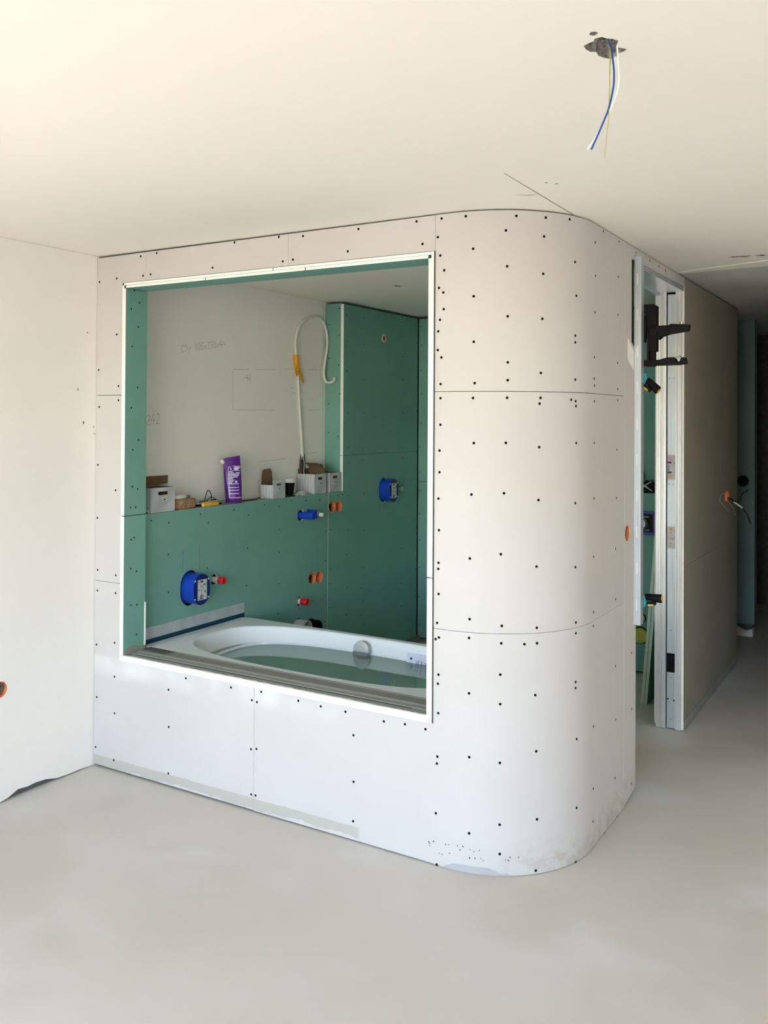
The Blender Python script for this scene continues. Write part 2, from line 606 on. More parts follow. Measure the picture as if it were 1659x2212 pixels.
def bez(pts, n=8):
    # Catmull-Rom through the points
    P = [Vector(p) for p in pts]
    out = []
    for i in range(len(P) - 1):
        p0, p1, p2, p3 = P[max(0, i - 1)], P[i], P[i + 1], P[min(len(P) - 1, i + 2)]
        for k in range(n):
            t = k / n
            out.append(0.5 * ((2 * p1) + (p2 - p0) * t + (2 * p0 - 5 * p1 + 4 * p2 - p3) * t * t + (3 * p1 - p0 - 3 * p2 + p3) * t ** 3))
    out.append(P[-1])
    return out
# screw positions in metres: along the wrapped front (s, z); jamb and inner wall (y, z); pilaster and rear strip (x, z)
SCR_FRONT=[(0.019,2.371),(0.138,2.380),(0.299,2.473),(0.404,2.479),(0.876,2.484),(0.749,2.382),(0.316,2.379),(0.365,2.382),(0.141,2.108),(0.018,1.939),(0.156,1.858),(0.157,1.789),(0.023,1.757),(1.122,2.484),(1.144,2.377),(1.198,2.380),(1.250,2.475),(1.527,2.476),(1.796,2.478),(1.476,2.390),(1.823,2.387),(0.018,1.473),(0.143,1.354),(0.017,1.213),(0.022,0.959),(0.149,0.944),(0.022,0.858),(0.148,0.858),(0.019,0.593),(0.144,0.618),(0.145,0.455),(0.024,0.338),(0.500,0.449),(0.148,0.280),(0.503,0.278),(0.018,0.093),(0.145,0.054),(0.503,0.064),(0.992,0.482),(1.020,0.478),(1.043,0.526),(0.989,0.269),(1.019,0.276),(0.992,0.074),(1.016,0.075),(0.607,0.518),(0.874,0.518),(1.241,0.520),(1.356,0.516),(1.478,0.515),(1.660,0.508),(1.756,0.514),(1.847,0.511),(1.517,0.427),(1.519,0.240),(1.518,0.081),(1.902,0.729),(1.900,0.694),(1.902,0.582),(1.899,0.416),(1.897,0.389),(1.894,0.199),(1.899,0.005),(1.906,2.477),(2.006,2.476),(2.197,2.472),(2.315,2.472),(2.430,2.478),(1.890,2.407),(2.158,2.417),(2.308,2.400),(2.743,2.484),(2.634,2.419),(2.961,2.479),(1.901,2.335),(2.035,2.351),(1.918,2.277),(2.163,2.282),(2.305,2.258),(2.462,2.317),(1.896,2.211),(2.038,2.171),(1.917,2.128),(2.166,2.094),(2.302,2.088),(2.471,2.187),(2.641,2.286),(2.954,2.325),(2.635,2.139),(2.950,2.161),(1.894,2.044),(2.039,1.999),(2.465,2.032),(2.465,2.006),(1.892,1.972),(1.908,1.943),(2.167,1.921),(2.630,1.958),(2.946,1.953),(2.297,1.883),(1.905,1.841),(2.043,1.843),(2.466,1.862),(2.629,1.872),(2.633,1.845),(2.953,1.840),(1.905,1.787),(2.037,1.787),(2.165,1.788),(2.296,1.789),(2.292,1.767),(2.442,1.784),(2.469,1.779),(2.471,1.760),(2.632,1.782),(2.952,1.792),(1.915,2.192),(1.901,2.088),(2.167,1.854),(1.905,1.685),(1.902,1.586),(2.041,1.617),(2.161,1.619),(2.291,1.603),(2.473,1.617),(2.632,1.615),(2.944,1.580),(1.902,1.503),(1.898,1.402),(2.033,1.423),(2.155,1.430),(2.289,1.404),(2.469,1.385),(2.632,1.393),(2.938,1.372),(1.901,1.281),(2.028,1.182),(2.144,1.202),(2.282,1.154),(2.471,1.138),(2.628,1.160),(2.928,1.156),(1.900,1.156),(1.899,1.133),(1.901,1.037),(2.931,0.940),(1.895,0.926),(2.028,0.954),(2.149,0.934),(2.284,0.924),(2.475,0.924),(2.630,0.939),(1.903,0.871),(1.889,0.863),(2.026,0.883),(2.147,0.869),(2.235,0.865),(2.285,0.866),(2.475,0.883),(2.627,0.884),(2.144,0.752),(2.027,0.675),(2.144,0.642),(2.279,0.672),(2.475,0.695),(2.475,0.672),(2.932,0.654),(3.178,0.656),(2.938,0.424),(2.635,0.482),(2.483,0.474),(3.181,0.403),(2.284,0.461),(2.029,0.436),(2.144,0.423),(2.931,0.177),(3.183,0.067),(2.633,0.235),(2.030,0.151),(2.144,0.193),(2.288,0.206),(2.484,0.209),(2.632,0.105),(2.782,-0.002),(2.145,0.084),(2.284,0.015),(2.479,0.002),(2.967,-0.002),(3.239,2.476),(3.475,2.475),(3.654,2.474),(3.783,2.472)]
SCR_JAMB=[(3.124,2.323),(3.158,2.267),(3.105,2.232),(3.151,2.148),(3.112,2.049),(3.150,1.853),(3.111,1.753),(3.158,1.597),(3.121,1.550),(3.120,1.371),(3.155,1.358),(3.111,1.272),(3.143,1.270),(3.135,1.124),(3.116,1.116),(3.115,0.976),(3.152,0.959),(3.119,0.799),(3.156,0.795),(3.156,0.650)]
SCR_INNER=[(3.303,1.187),(3.428,1.163),(3.665,1.188),(3.941,1.188),(4.067,1.146),(3.728,1.135),(4.213,1.193),(4.359,1.174),(4.478,1.198),(4.631,1.188),(4.784,1.181),(4.063,0.957),(4.360,1.033),(4.362,0.896),(3.426,1.000),(3.724,0.888),(4.056,0.741),(4.355,0.707),(3.429,0.806),(4.858,0.972),(4.855,0.783),(4.853,0.556),(4.910,1.191),(4.991,1.196),(5.049,1.197),(5.116,1.509),(5.307,1.501),(5.856,1.491),(5.122,1.409),(5.308,1.418),(5.857,1.416),(5.116,1.184),(5.316,1.186),(5.864,1.209),(5.112,0.953),(5.317,0.931),(5.862,0.974),(6.081,0.829),(5.108,0.787),(5.856,0.738),(5.316,0.669),(6.063,0.556),(5.111,0.568),(5.291,0.532),(5.854,0.481),(5.316,0.433),(5.850,0.311),(5.108,0.383),(5.293,0.345),(5.319,0.278),(6.062,0.345),(4.354,0.526),(4.851,0.384),(4.904,0.466),(4.909,0.718),(4.914,0.974),(5.092,2.407),(5.299,2.409),(5.844,2.467),(5.834,2.427),(6.093,2.449),(5.100,2.230),(5.309,2.223),(5.842,2.331),(6.082,2.293),(5.856,2.172),(5.095,2.030),(5.316,1.978),(5.858,2.002),(6.085,2.029),(5.111,1.748),(5.312,1.744),(5.861,1.755),(6.083,1.770)]
SCR_PIL=[(-3.380,2.449),(-3.463,2.343),(-3.380,2.269),(-3.462,2.115),(-3.383,2.067),(-3.459,1.960),(-3.377,1.872),(-3.463,1.807),(-3.461,1.612),(-3.384,1.587)]
SCR_STRIP=[(-3.322,2.418),(-3.319,2.275),(-3.321,2.082),(-3.320,1.901),(-3.321,1.678),(-3.329,1.493),(-3.328,1.297),(-3.327,1.156),(-3.330,0.979),(-3.328,0.773),(-3.327,0.567),(-3.332,0.340),(-3.329,0.128)]

# ------------------------------------------------------------------ layout constants (metres)
XL, D, X1 = -3.495, 3.076, -1.132            # left wall, front of the bathroom box, corridor side
XC, YC, RR = -1.562, 3.506, 0.43              # rounded corner of the box
H = 2.5
XG = -3.345                                   # green facing wall inside
XJ0, XJ1, ZS, ZH = -3.312, -1.617, 0.541, 2.353   # opening in the box front
S_ARC0 = XC - XL
S_ARC1 = S_ARC0 + RR * PI / 2


def fr_front(s, z, w): return Vector((XL + s, D - w, z))
def fr_x(c, sgn=1): return lambda y, z, w: Vector((c + sgn * w, y, z))
def fr_y(c, sgn=-1): return lambda x, z, w: Vector((x, c + sgn * w, z))
def fr_z(c, sgn=-1): return lambda x, y, w: Vector((x, y, c + sgn * w))


def path(s, z, w=0.0):
    """point on the wrapped outer face of the box, w = offset outwards"""
    if s <= S_ARC0:
        return Vector((XL + s, D - w, z))
    if s <= S_ARC1:
        a = (s - S_ARC0) / RR
        return Vector((XC + (RR + w) * math.sin(a), YC - (RR + w) * math.cos(a), z))
    return Vector((X1 + w, YC + s - S_ARC1, z))


def curved_panel(cols, t=0.0125, off=0.0):
    """cols: (s0, s1, z-bottom at s0, z-bottom at s1, z-top); closed bent board"""
    mb = MB()
    zs = sorted({round(c[4], 5) for c in cols})
    outer = []
    for s0, s1, b0, b1, zt in cols:
        cuts = [q for q in zs if q < zt - 1e-6]
        l0, l1 = [b0] + cuts + [zt], [b1] + cuts + [zt]
        for i in range(len(l0) - 1):
            a, b, c, d = (s0, l0[i]), (s1, l1[i]), (s1, l1[i + 1]), (s0, l0[i + 1])
            mb.add([path(*q, off) for q in (a, b, c, d)], [(0, 1, 2, 3)], 0, True)
            mb.add([path(*q, off - t) for q in (a, b, c, d)], [(3, 2, 1, 0)], 0, True)
            for e in ((a, b), (b, c), (c, d), (d, a)):
                outer.append(e)
    key = lambda p: (round(p[0], 4), round(p[1], 4))
    cnt = {}
    for a, b in outer:
        cnt.setdefault(frozenset((key(a), key(b))), []).append((a, b))
    for es in cnt.values():
        if len(es) == 1:
            a, b = es[0]
            mb.add([path(*a, off), path(*b, off), path(*b, off - t), path(*a, off - t)], [(0, 1, 2, 3)], 1)
    return mb


def screw_dots(name, pts, parent, r=0.0053):
    """pts: (point, outward normal); sunk black screw heads, one joined part"""
    mb = MB()
    for p, n in pts:
        mb.lathe([(0.0, 0.0012), (r * 0.55, 0.0012), (r, 0.0004), (r, -0.003)], p, n, 10, 0, False)
    return tag(mb.build(name, 'black_hole', parent, merge=False), kind='stuff')


def cup(mb, c, axis, r, depth, mi=0, mi_in=0, seg=20, wall=0.002):
    mb.lathe([(r, 0), (r, -depth), (0, -depth)], c, axis, seg, mi_in)
    mb.lathe([(r + wall, 0), (r + wall, -depth - wall), (0, -depth - wall)], c, axis, seg, mi)
    mb.lathe([(r, 0), (r + wall, 0)], c, axis, seg, mi)
    return mb


# ------------------------------------------------------------------ room shell
floor = tag(MB().box(-3.75, 4.6, -1.56, 10.0, -0.12, 0.0).build('floor', 'floor'), kind='structure')
tag(MB().box(-8, 8, -14, -1.562, -0.25, -0.04).build('floor_terrace', 'terrace'), kind='structure')

HOLE = [(-0.619, 1.850), (-0.621, 1.868), (-0.617, 1.887), (-0.606, 1.893), (-0.608, 1.915), (-0.604, 1.928), (-0.594, 1.944), (-0.575, 1.938), (-0.566, 1.925),
        (-0.552, 1.920), (-0.545, 1.912), (-0.556, 1.898), (-0.560, 1.885), (-0.548, 1.861), (-0.555, 1.846), (-0.566, 1.838), (-0.572, 1.826), (-0.588, 1.826), (-0.594, 1.838), (-0.607, 1.842)]
SMALL = [(-0.590, 1.797), (-0.584, 1.791), (-0.577, 1.793), (-0.573, 1.798), (-0.574, 1.805), (-0.584, 1.812), (-0.590, 1.806)]
CEIL_OUT = [(-3.75, -1.56), (4.6, -1.56), (4.6, 4.98), (-0.2, 4.925), (-1.19, 4.99), (-1.19, 6.4), (-3.75, 6.4)]
INHOLE = circle(-2.695, 4.655, 0.022, 10, 0.03)
ceiling = MB().plate(CEIL_OUT, 0.004, fr_z(H), [HOLE, SMALL, INHOLE], 0, 0, 1).build('ceiling', ['ceiling', 'concrete'])
tag(ceiling, kind='structure')
MB().plate(CEIL_OUT, 0.12, fr_z(H + 0.0041), [HOLE, SMALL, INHOLE], 0).build('slab', 'concrete', ceiling)
tag(MB().box(-3.75, 4.6, -1.56, 10.0, 2.66, 2.7).build('ceiling_upper', 'concrete'), kind='structure')
tag(MB().plate([(-3.0, 6.402), (-1.185, 6.402), (-1.185, 4.994), (-0.195, 4.93), (-0.195, 10), (-3.0, 10)], 0.04, fr_z(2.506)).build('ceiling_corridor', 'ceiling_raw'), kind='structure')


def cavity(loop, depth, seed):
    rnd = random.Random(seed)
    cx = sum(p[0] for p in loop) / len(loop)
    cy = sum(p[1] for p in loop) / len(loop)
    rings = []
    for k, (sc, z) in enumerate(((0.995, 0.0005), (0.97, 0.006), (0.88, depth * 0.28), (0.55, depth * 0.40), (0.30, depth))):
        rings.append([Vector((cx + (p[0] - cx) * (sc + rnd.uniform(-.12, .12) * (k > 1)), cy + (p[1] - cy) * (sc + rnd.uniform(-.12, .12) * (k > 1)),
                              H + z + rnd.uniform(-.006, .008) * (k > 1))) for p in loop])
    return MB().loft(rings, [0, 0, 0, 1], False, True, False)  # innermost band coloured dark as the shade deep in the hole


cavity(HOLE, 0.07, 3).build('broken_cavity', ['concrete', 'dark_base_and_shade'], ceiling)
cavity(SMALL, 0.02, 4).build('broken_cavity', ['concrete', 'dark_base_and_shade'], ceiling)
# hairline joint, torn paper and pencil marks on the ceiling
mk = MB()
mk.plate([(-1.1605, 2.68), (-1.1585, 2.68), (-1.1610, 3.36), (-1.1650, 3.36)], 0.0006, fr_z(H - 0.0005))
mk.build('board_joint', 'crack', ceiling)
mk = MB()
rt = random.Random(4)
for i in range(26):
    x0 = -0.80 + rt.random() * .15
    y0 = 4.61 + (x0 + .8) * .1 + rt.uniform(-.018, .018)
    a, b = rt.uniform(.006, .018), rt.uniform(.003, .009)
    mk.plate([(x0 - a, y0), (x0, y0 - b), (x0 + a, y0 + b * .3), (x0 + a * .2, y0 + b)], 0.0006, fr_z(H - 0.0004))
mk.build('torn_paper', 'crack', ceiling)
mk = MB()
mk.plate([(-1.24, 2.96), (-1.20, 2.985), (-1.165, 2.997), (-1.20, 2.992)], 0.0006, fr_z(H - 0.0004))
for (cx, cy) in ((-1.085, 2.86), (-1.06, 2.89)):
    mk.plate(circle(cx, cy, 0.006, 7, 0.004), 0.0006, fr_z(H - 0.0004))
mk.build('scuffs', 'crack', ceiling)
# feathered filler strip beside the corridor joint
MB().plate([(-1.12, 4.93), (-0.2, 4.62), (-0.2, 4.918), (-1.12, 4.982)], 0.003, fr_z(H - 0.0025)).build('filler_strip', 'ceiling', ceiling)

# left wall: plaster skin whose ragged foot shows the dark base behind
wall_left = tag(MB().box(-3.75, -3.512, -1.56, 6.4, 0, H).build('wall_left', 'dark_base_and_shade'), kind='structure')
foot = [(-1.36, .004), (0, .006), (2.0, .02), (2.40, .016), (2.56, .006), (2.60, .012), (2.65, .032), (2.70, .027), (2.745, .030), (2.80, .026), (2.86, .010), (2.93, .006), (2.99, .007), (3.05, .003), (3.11, 0.0), (6.4, 0.0)]
LBOX = (2.553, 0.502)
MB().plate(foot + [(6.4, H - 0.001), (-1.36, H - 0.001)], 0.017, fr_x(XL), [circle(*LBOX, 0.036)], 0, 0, 0).build('plaster_skin', 'plaster', wall_left)
mk = MB()
for y, z, w, h in ((3.02, 2.118, .004, .003), (3.085, 2.125, .003, .004), (2.965, 1.84, .003, .007), (3.0, 1.68, .004, .009), (3.063, 1.66, .003, .004), (3.068, 1.625, .004, .003)):
    mk.plate(circle(y, z, w, 7, h), 0.0008, fr_x(XL + 0.0006))
mk.build('nicks', 'crack', wall_left)

# pencil notes on the bare wall of the niche, as thin strokes
GLY = {
    '0': [[(.3, 1), (.05, .7), (.05, .3), (.3, 0), (.55, .3), (.55, .7), (.3, 1)]], '1': [[(.2, .8), (.35, 1), (.3, 0)]],
    '2': [[(.05, .8), (.3, 1), (.55, .75), (.05, 0), (.6, .05)]], '3': [[(.05, .95), (.5, .95), (.25, .6), (.55, .35), (.3, 0), (.05, .1)]],
    '4': [[(.4, 1), (.05, .4), (.6, .4)], [(.42, .65), (.4, 0)]], '5': [[(.55, 1), (.15, 1), (.1, .6), (.5, .5), (.5, .15), (.05, .02)]],
    '8': [[(.3, .55), (.05, .8), (.3, 1), (.55, .8), (.05, .2), (.3, 0), (.55, .22), (.3, .55)]], 'x': [[(.1, .6), (.5, .1)], [(.5, .6), (.1, .1)]],
    '=': [[(.05, .65), (.55, .7)], [(.05, .35), (.55, .4)]], '-': [[(.1, .45), (.5, .5)]], 'C': [[(.55, .9), (.2, .9), (.05, .5), (.2, .05), (.55, .15)]],
    'S': [[(.55, .95), (.15, .85), (.5, .45), (.1, .02)]], 'Y': [[(.05, .7), (.3, .45)], [(.55, .75), (.1, -.2)]], ' ': [], '.': [[(.25, .02), (.33, .04)]],
}


def scribble(mb, text, y, z, h, slope, xw=XL + 0.0004, lw=0.0011):
    for ch in text:
        for st in GLY[ch]:
            for a, b in zip(st, st[1:]):
                p = Vector((y + a[0] * h, z + a[1] * h + slope * a[0] * h))
                q = Vector((y + b[0] * h, z + b[1] * h + slope * b[0] * h))
                d = q - p
                if d.length < 1e-6: continue
                n = Vector((-d.y, d.x)).normalized() * lw
                mb.add([(xw, *(p + n)), (xw, *(p - n)), (xw, *(q - n)), (xw, *(q + n))], [(0, 1, 2, 3)])
        y += 0.62 * h
        z += slope * 0.62 * h


mk = MB()
scribble(mk, 'CSY 105x350x4=', 3.665, 2.062, 0.042, 0.16)
scribble(mk, '242', 3.41, 1.665, 0.055, 0.10)
scribble(mk, '-42', 4.20, 1.93, 0.035, 0.1)
for (ya, za), (yb, zb) in (((4.10, 1.995), (4.25, 2.000)), ((4.31, 2.004), (4.50, 2.012)), ((4.10, 1.99), (4.104, 1.755)), ((4.105, 1.753), (4.50, 1.757)),
                           ((4.60, 2.02), (4.80, 2.03)), ((4.86, 2.03), (5.0, 2.035)), ((4.66, 1.90), (4.71, 1.905)), ((4.68, 1.87), (4.72, 1.87)), ((4.86, 1.76), (5.0, 1.765)),
                           ((4.35, 1.44), (4.62, 1.45)), ((4.86, 1.475), (4.98, 1.478)), ((5.028, 1.23), (5.028, 2.48))):
    d = Vector((yb - ya, zb - za)); n = Vector((-d.y, d.x)).normalized() * 0.0009
    xw = XL + 0.0004
    mk.add([(xw, ya + n.x, za + n.y), (xw, ya - n.x, za - n.y), (xw, yb - n.x, zb - n.y), (xw, yb + n.x, zb + n.y)], [(0, 1, 2, 3)])
mk.build('pencil_notes', 'pencil', wall_left, recalc=False)
# chased slot with the torn cable sheath
MB().plate([(4.762, 1.375), (4.80, 1.37), (4.806, 1.44), (4.795, 1.475), (4.775, 1.47), (4.765, 1.42)], 0.001, fr_x(XL + 0.0008)).build('cable_chase', 'crack', wall_left)

# back wall with the wide terrace opening the daylight comes through, right wall, corridor walls
wb = MB()
wb.plate([(-3.75, 0), (4.6, 0), (4.6, H), (-3.75, H)], 0.2, fr_y(-1.36, -1), [[(-3.1, 0.02), (0.2, 0.02), (0.2, 2.40), (-3.1, 2.40)], [(2.2, 0.02), (4.0, 0.02), (4.0, 2.40), (2.2, 2.40)]])  # the hole on the right belongs to the added window
wall_back = tag(wb.build('wall_back', 'plaster'), kind='structure')
win = MB()
for x in (-3.07, -1.45, 0.17):
    win.box(x - .03, x + .03, -1.50, -1.42, 0.02, 2.40)
win.box(-3.1, 0.2, -1.50, -1.42, 2.34, 2.40)
win.box(-3.1, 0.2, -1.50, -1.42, 0.0, 0.06)
tag(win.build('window_1', 'white_plastic'), kind='structure')
win = MB()  # unseen second window, added to brighten the right side of the room
for x in (2.23, 3.1, 3.97):
    win.box(x - .03, x + .03, -1.50, -1.42, 0.02, 2.40)
win.box(2.2, 4.0, -1.50, -1.42, 2.34, 2.40)
win.box(2.2, 4.0, -1.50, -1.42, 0.0, 0.06)
tag(win.build('window_added', 'white_plastic'), kind='structure')
tag(MB().box(4.4, 4.6, -1.36, 5.1, 0, H).build('wall_right', 'plaster'), kind='structure')
tag(MB().box(-0.25, 4.6, 4.98, 5.1, 0, H).build('wall_rear_room', 'plaster'), kind='structure')
tag(MB().box(-0.25, -0.1, 5.1, 10.0, 0, H + 0.01).build('wall_corridor_right', 'corridor'), kind='structure')

# end of the corridor
we = thing('wall_end', None, None, (-1.5, 7.607, 0), kind='structure')
MB().plate([(-2.6, 0.10), (-1.146, 0.10), (-1.146, 2.506), (-2.6, 2.506)], 0.12, fr_y(7.607), [circle(-1.231, 1.229, 0.044)]).build('lining_panel', 'panel_blue', we)
mb = MB()
rnd = random.Random(5)
top = [(-2.6 + i * 0.06, 0.055 + rnd.uniform(-.02, .025)) for i in range(25)]
mb.plate([(-2.6, 0), (-1.16, 0)] + top[::-1], 0.1, fr_y(7.615))
mb.build('broken_plaster_foot', 'gypsum', we)
MB().box(-2.6, -1.165, 7.66, 7.72, 0.0, 0.12).build('dark_recess', 'dark_base_and_shade', we)
cp = MB()
cup(cp, (-1.231, 7.604, 1.229), (0, -1, 0), 0.042, 0.05, 0, 0)
cp.cyl((-1.24, 7.60, 1.22), (-1.235, 7.645, 1.235), 0.006, seg=8, mi=0)
tag(cp.build('wall_box', 'black'), 'empty round black wall box in the blue-green panel at the corridor end', 'wall box')
wf = tag(MB().box(-3.0, -0.1, 9.03, 9.2, 0, H + 0.01).build('wall_far', 'dark_base_and_shade'), kind='structure')  # dark colour stands in for the shade at the corridor end
tag(MB().box(-3.0, -2.8, 6.4, 9.1, 0, H + 0.01).build('wall_recess_left', 'dark_base_and_shade'), kind='structure')

# ------------------------------------------------------------------ bathroom box: front and rounded corner
wall_front = thing('wall_front', None, None, (-2.3, D, 0), kind='structure')
BM = ['board', 'gypsum']
for poly in ([(.004, 1.815), (.181, 1.815), (.181, 2.3555), (.3345, 2.3555), (.3345, 2.490), (.004, 2.488)],
             [(.3365, 2.3555), (1.1705, 2.3555), (1.1705, 2.4915), (.3365, 2.490)],
             [(1.1735, 2.3555), (1.8775, 2.3555), (1.8775, 2.493), (1.1735, 2.4915)],
             [(.004, .908), (.181, .908), (.181, 1.812), (.004, 1.812)],
             [(.006, .012), (1.003, .010), (1.003, .538), (.181, .538), (.181, .905), (.005, .905)]):
    MB().plate(poly, 0.0125, fr_front, mi=0, mb=0, me=1).build('plasterboard_panel', BM, wall_front)


def foot_z(s):
    pts = [(1.0, .008), (1.80, .006), (1.925, .004), (1.935, .012), (1.965, .026), (2.0, .029), (2.06, .029), (2.10, .030), (2.125, .022), (2.146, .012), (2.158, .008), (2.170, .014), (2.182, .006), (2.2, .003), (4, .003)]
    for (a, za), (b, zb) in zip(pts, pts[1:]):
        if a <= s <= b:
            return za + (zb - za) * (s - a) / (b - a)
    return .003


def arc_cuts(s0, s1, extra=()):
    c = {s0, s1, S_ARC0, S_ARC1} | set(extra)
    c |= {S_ARC0 + (S_ARC1 - S_ARC0) * i / 20 for i in range(21)}
    return sorted(q for q in c if s0 <= q <= s1)


S_OP = 1.8800
xs = arc_cuts(1.006, 3.060, (S_OP, 1.80, 1.925, 1.935, 1.965, 2.0, 2.06, 2.10, 2.125, 2.146, 2.158, 2.170, 2.182, 2.2))
curved_panel([(a, b, foot_z(a), foot_z(b), .538 if b <= S_OP + 1e-6 else .9025) for a, b in zip(xs, xs[1:])]).build('plasterboard_panel', BM, wall_front)
xs = arc_cuts(S_OP, 3.060)
curved_panel([(a, b, .9050, .9050, 1.8110) for a, b in zip(xs, xs[1:])]).build('plasterboard_panel', BM, wall_front)
xs = arc_cuts(1.8800, 3.060)
curved_panel([(a, b, 1.8135, 1.8135, 2.4935) for a, b in zip(xs, xs[1:])]).build('plasterboard_panel', BM, wall_front)
fx = fr_x(X1)
sy = lambda s: YC + s - S_ARC1
CBOX = (sy(3.105), 1.204)
MB().plate([(sy(3.063), .006), (sy(3.247), .03), (sy(3.247), 2.02), (sy(3.163), 2.06), (sy(3.163), 2.44), (sy(3.247), 2.44), (sy(3.247), 2.492), (sy(3.063), 2.492)], 0.0125, fx,
           [circle(*CBOX, 0.036)], 0, 0, 1).build('plasterboard_panel', BM, wall_front)
MB().plate([(sy(3.250), 2.445), (4.812, 2.445), (4.812, 2.492), (sy(3.250), 2.492)], 0.0125, fx, (), 0, 0, 1).build('plasterboard_panel', BM, wall_front)
MB().plate([(4.8145, 2.445), (5.103, 2.445), (5.103, 2.492), (4.8145, 2.492)], 0.0125, fx, (), 0, 0, 1).build('plasterboard_panel', BM, wall_front)
MB().plate([(sy(3.10), 1.98), (sy(3.20), 1.93), (sy(3.20), 2.02), (sy(3.13), 2.06), (sy(3.10), 2.075)], 0.0009, fr_x(X1 + 0.0007)).build('filler_patch', 'gypsum', wall_front)
# dark backing sheet added behind the boards to put shade into the joints
for s0, s1, zb, zt in ((0.0, .178, .01, 2.495), (.178, 1.882, .01, .535), (.178, 1.882, 2.357, 2.495), (1.882, 3.24, .01, 2.495)):
    xs = arc_cuts(s0, s1)
    curved_panel([(a, b, zb, zb, zt) for a, b in zip(xs, xs[1:])], .004, -.0135).build('shade_backing', ['dark_base_and_shade', 'dark_base_and_shade'], wall_front)
# grey strip the broken foot of the curved board leaves bare
xs = arc_cuts(1.9, 2.25)
mb = MB()
for a, b in zip(xs, xs[1:]):
    mb.add([path(a, 0, -.006), path(b, 0, -.006), path(b, .034, -.006), path(a, .034, -.006)], [(0, 1, 2, 3)], 0, True)
    mb.add([path(a, 0, -.012), path(b, 0, -.012), path(b, .034, -.012), path(a, .034, -.012)], [(3, 2, 1, 0)], 0, True)
mb.build('base_strip', 'grey_base', wall_front)
# inner (bathroom) side of the same wall
GM = ['green', 'gypsum']
MB().plate([(XG, 0.02), (-1.45, 0.02), (-1.45, 2.49), (XG, 2.49)], 0.0125, fr_y(3.211, 1), [[(XJ0, ZS), (XJ1, ZS), (XJ1, ZH), (XJ0, ZH)]], 0, 0, 1).build('plasterboard_panel', GM, wall_front)
MB().add([(-1.45, 3.211, .02), (-1.277, 3.40, .02), (-1.277, 3.40, 2.49), (-1.45, 3.211, 2.49), (-1.442, 3.203, .02), (-1.268, 3.392, .02), (-1.268, 3.392, 2.49), (-1.442, 3.203, 2.49)],
         [(0, 1, 2, 3), (7, 6, 5, 4), (0, 4, 5, 1), (1, 5, 6, 2), (2, 6, 7, 3), (3, 7, 4, 0)]).build('plasterboard_panel', 'green', wall_front)
MB().plate([(3.40, 0.02), (4.145, 0.02), (4.145, 2.49), (3.40, 2.49)], 0.0125, fr_x(-1.277, -1), (), 0, 0, 1).build('plasterboard_panel', GM, wall_front)
MB().box(-1.264, -1.146, 4.10, 4.144, 0.002, 2.49).build('metal_stud', 'steel_dull', wall_front)
# double lining of the opening: white gypsum arris to the room, green card inside
LY0, LY1 = 3.070, 3.2105


def lining(x0, x1, z0, z1, y0=LY0, side=None):
    return MB().box(x0, x1, y0, LY1, z0, z1, 0, {'-y': 1, '+y': 1, side: 2} if side else {'-y': 1, '+y': 1}).build('lining_board', GM + ['dark_base_and_shade'], wall_front, bevel=0.0008)  # outer side face coloured dark, painted shade of the gap beside it


for za, zb in ((ZS, 1.232), (1.235, ZH - 0.0005)):
    lining(XJ0, XJ0 + .0120, za, zb, LY0 + .001, '-x')
for za, zb in ((.567, 1.230), (1.2345, 2.3265)):
    lining(XJ0 + .0128, XJ0 + .025, za, zb)
for za, zb in ((ZS, 1.095), (1.0975, ZH)):
    lining(XJ1 - .0120, XJ1, za, zb, LY0 - .002, '+x')
for za, zb in ((.545, 1.094), (1.0985, 2.3275)):
    lining(XJ1 - .025, XJ1 - .0128, za, zb)
for xa, xb in ((XJ0 + .0005, -2.40), (-2.397, XJ1 - .0135)):
    lining(xa, xb, ZH - .0120, ZH, LY0 + .001, '+z')
for xa, xb in ((XJ0 + .0257, -2.785), (-2.781, -2.23), (-2.226, XJ1 - .0257)):
    lining(xa, xb, 2.328, ZH - .0128)
MB().plate([(3.205, .59), (3.2125, .59), (3.2125, .80), (3.206, .80)], 0.004, fr_x(XJ0 + .0292)).build('filler_bead', 'gypsum', wall_front)
rnd = random.Random(11)
top = [(3.075 + i * .0135, .585 + .012 * math.sin(i * .5) + i * .0016 + rnd.uniform(-.004, .004)) for i in range(11)]
MB().plate([(3.073, .5665), (3.2105, .5665)] + top[::-1], 0.0015, fr_x(XJ0 + .0265)).build('sealing_smear', 'sill_tape', wall_front)
# sill: sealed boards, sunk groove, sealing tape up to the tub
sill = MB()
rnd = random.Random(21)
xx = [XJ0 + .013 + (XJ1 - XJ0 - .026) * i / 70 for i in range(71)]
rings = []
for x in xx:
    wv = rnd.uniform(-.0022, .0022)
    rings.append([Vector((x, y, z)) for y, z in ((3.066 + wv * .6, .5415), (3.066 + wv, .558), (3.074 + wv, .5655), (3.110, .5665), (3.1125, .5645), (3.127, .5645), (3.1295, .5672), (3.158, .5672), (3.163, .5690), (3.168, .5672), (3.2105, .5672), (3.2105, .5415))])
sill.loft(rings, 0, True, True, False)
sill.build('sill_board', 'sill', wall_front)
MB().box(-3.255, -1.735, 3.1135, 3.126, .5640, .56525).build('sill_groove', 'sill_dark', wall_front)
MB().box(XJ0 + .03, XJ1 - .026, 3.170, 3.232, .5672, .5705).build('sealing_tape', 'sill_tape', wall_front)
MB().plate([(-3.282, 3.19), (-3.13, 3.175), (-3.10, 3.235), (-3.282, 3.24)], .0018, fr_z(.5725, 1)).build('sealing_tape', 'sill_dark', wall_front)
MB().box(XJ0 + .03, XJ1 - .026, 3.233, 3.2415, .566, .5725).build('sealing_bead', 'sill_tape', wall_front)

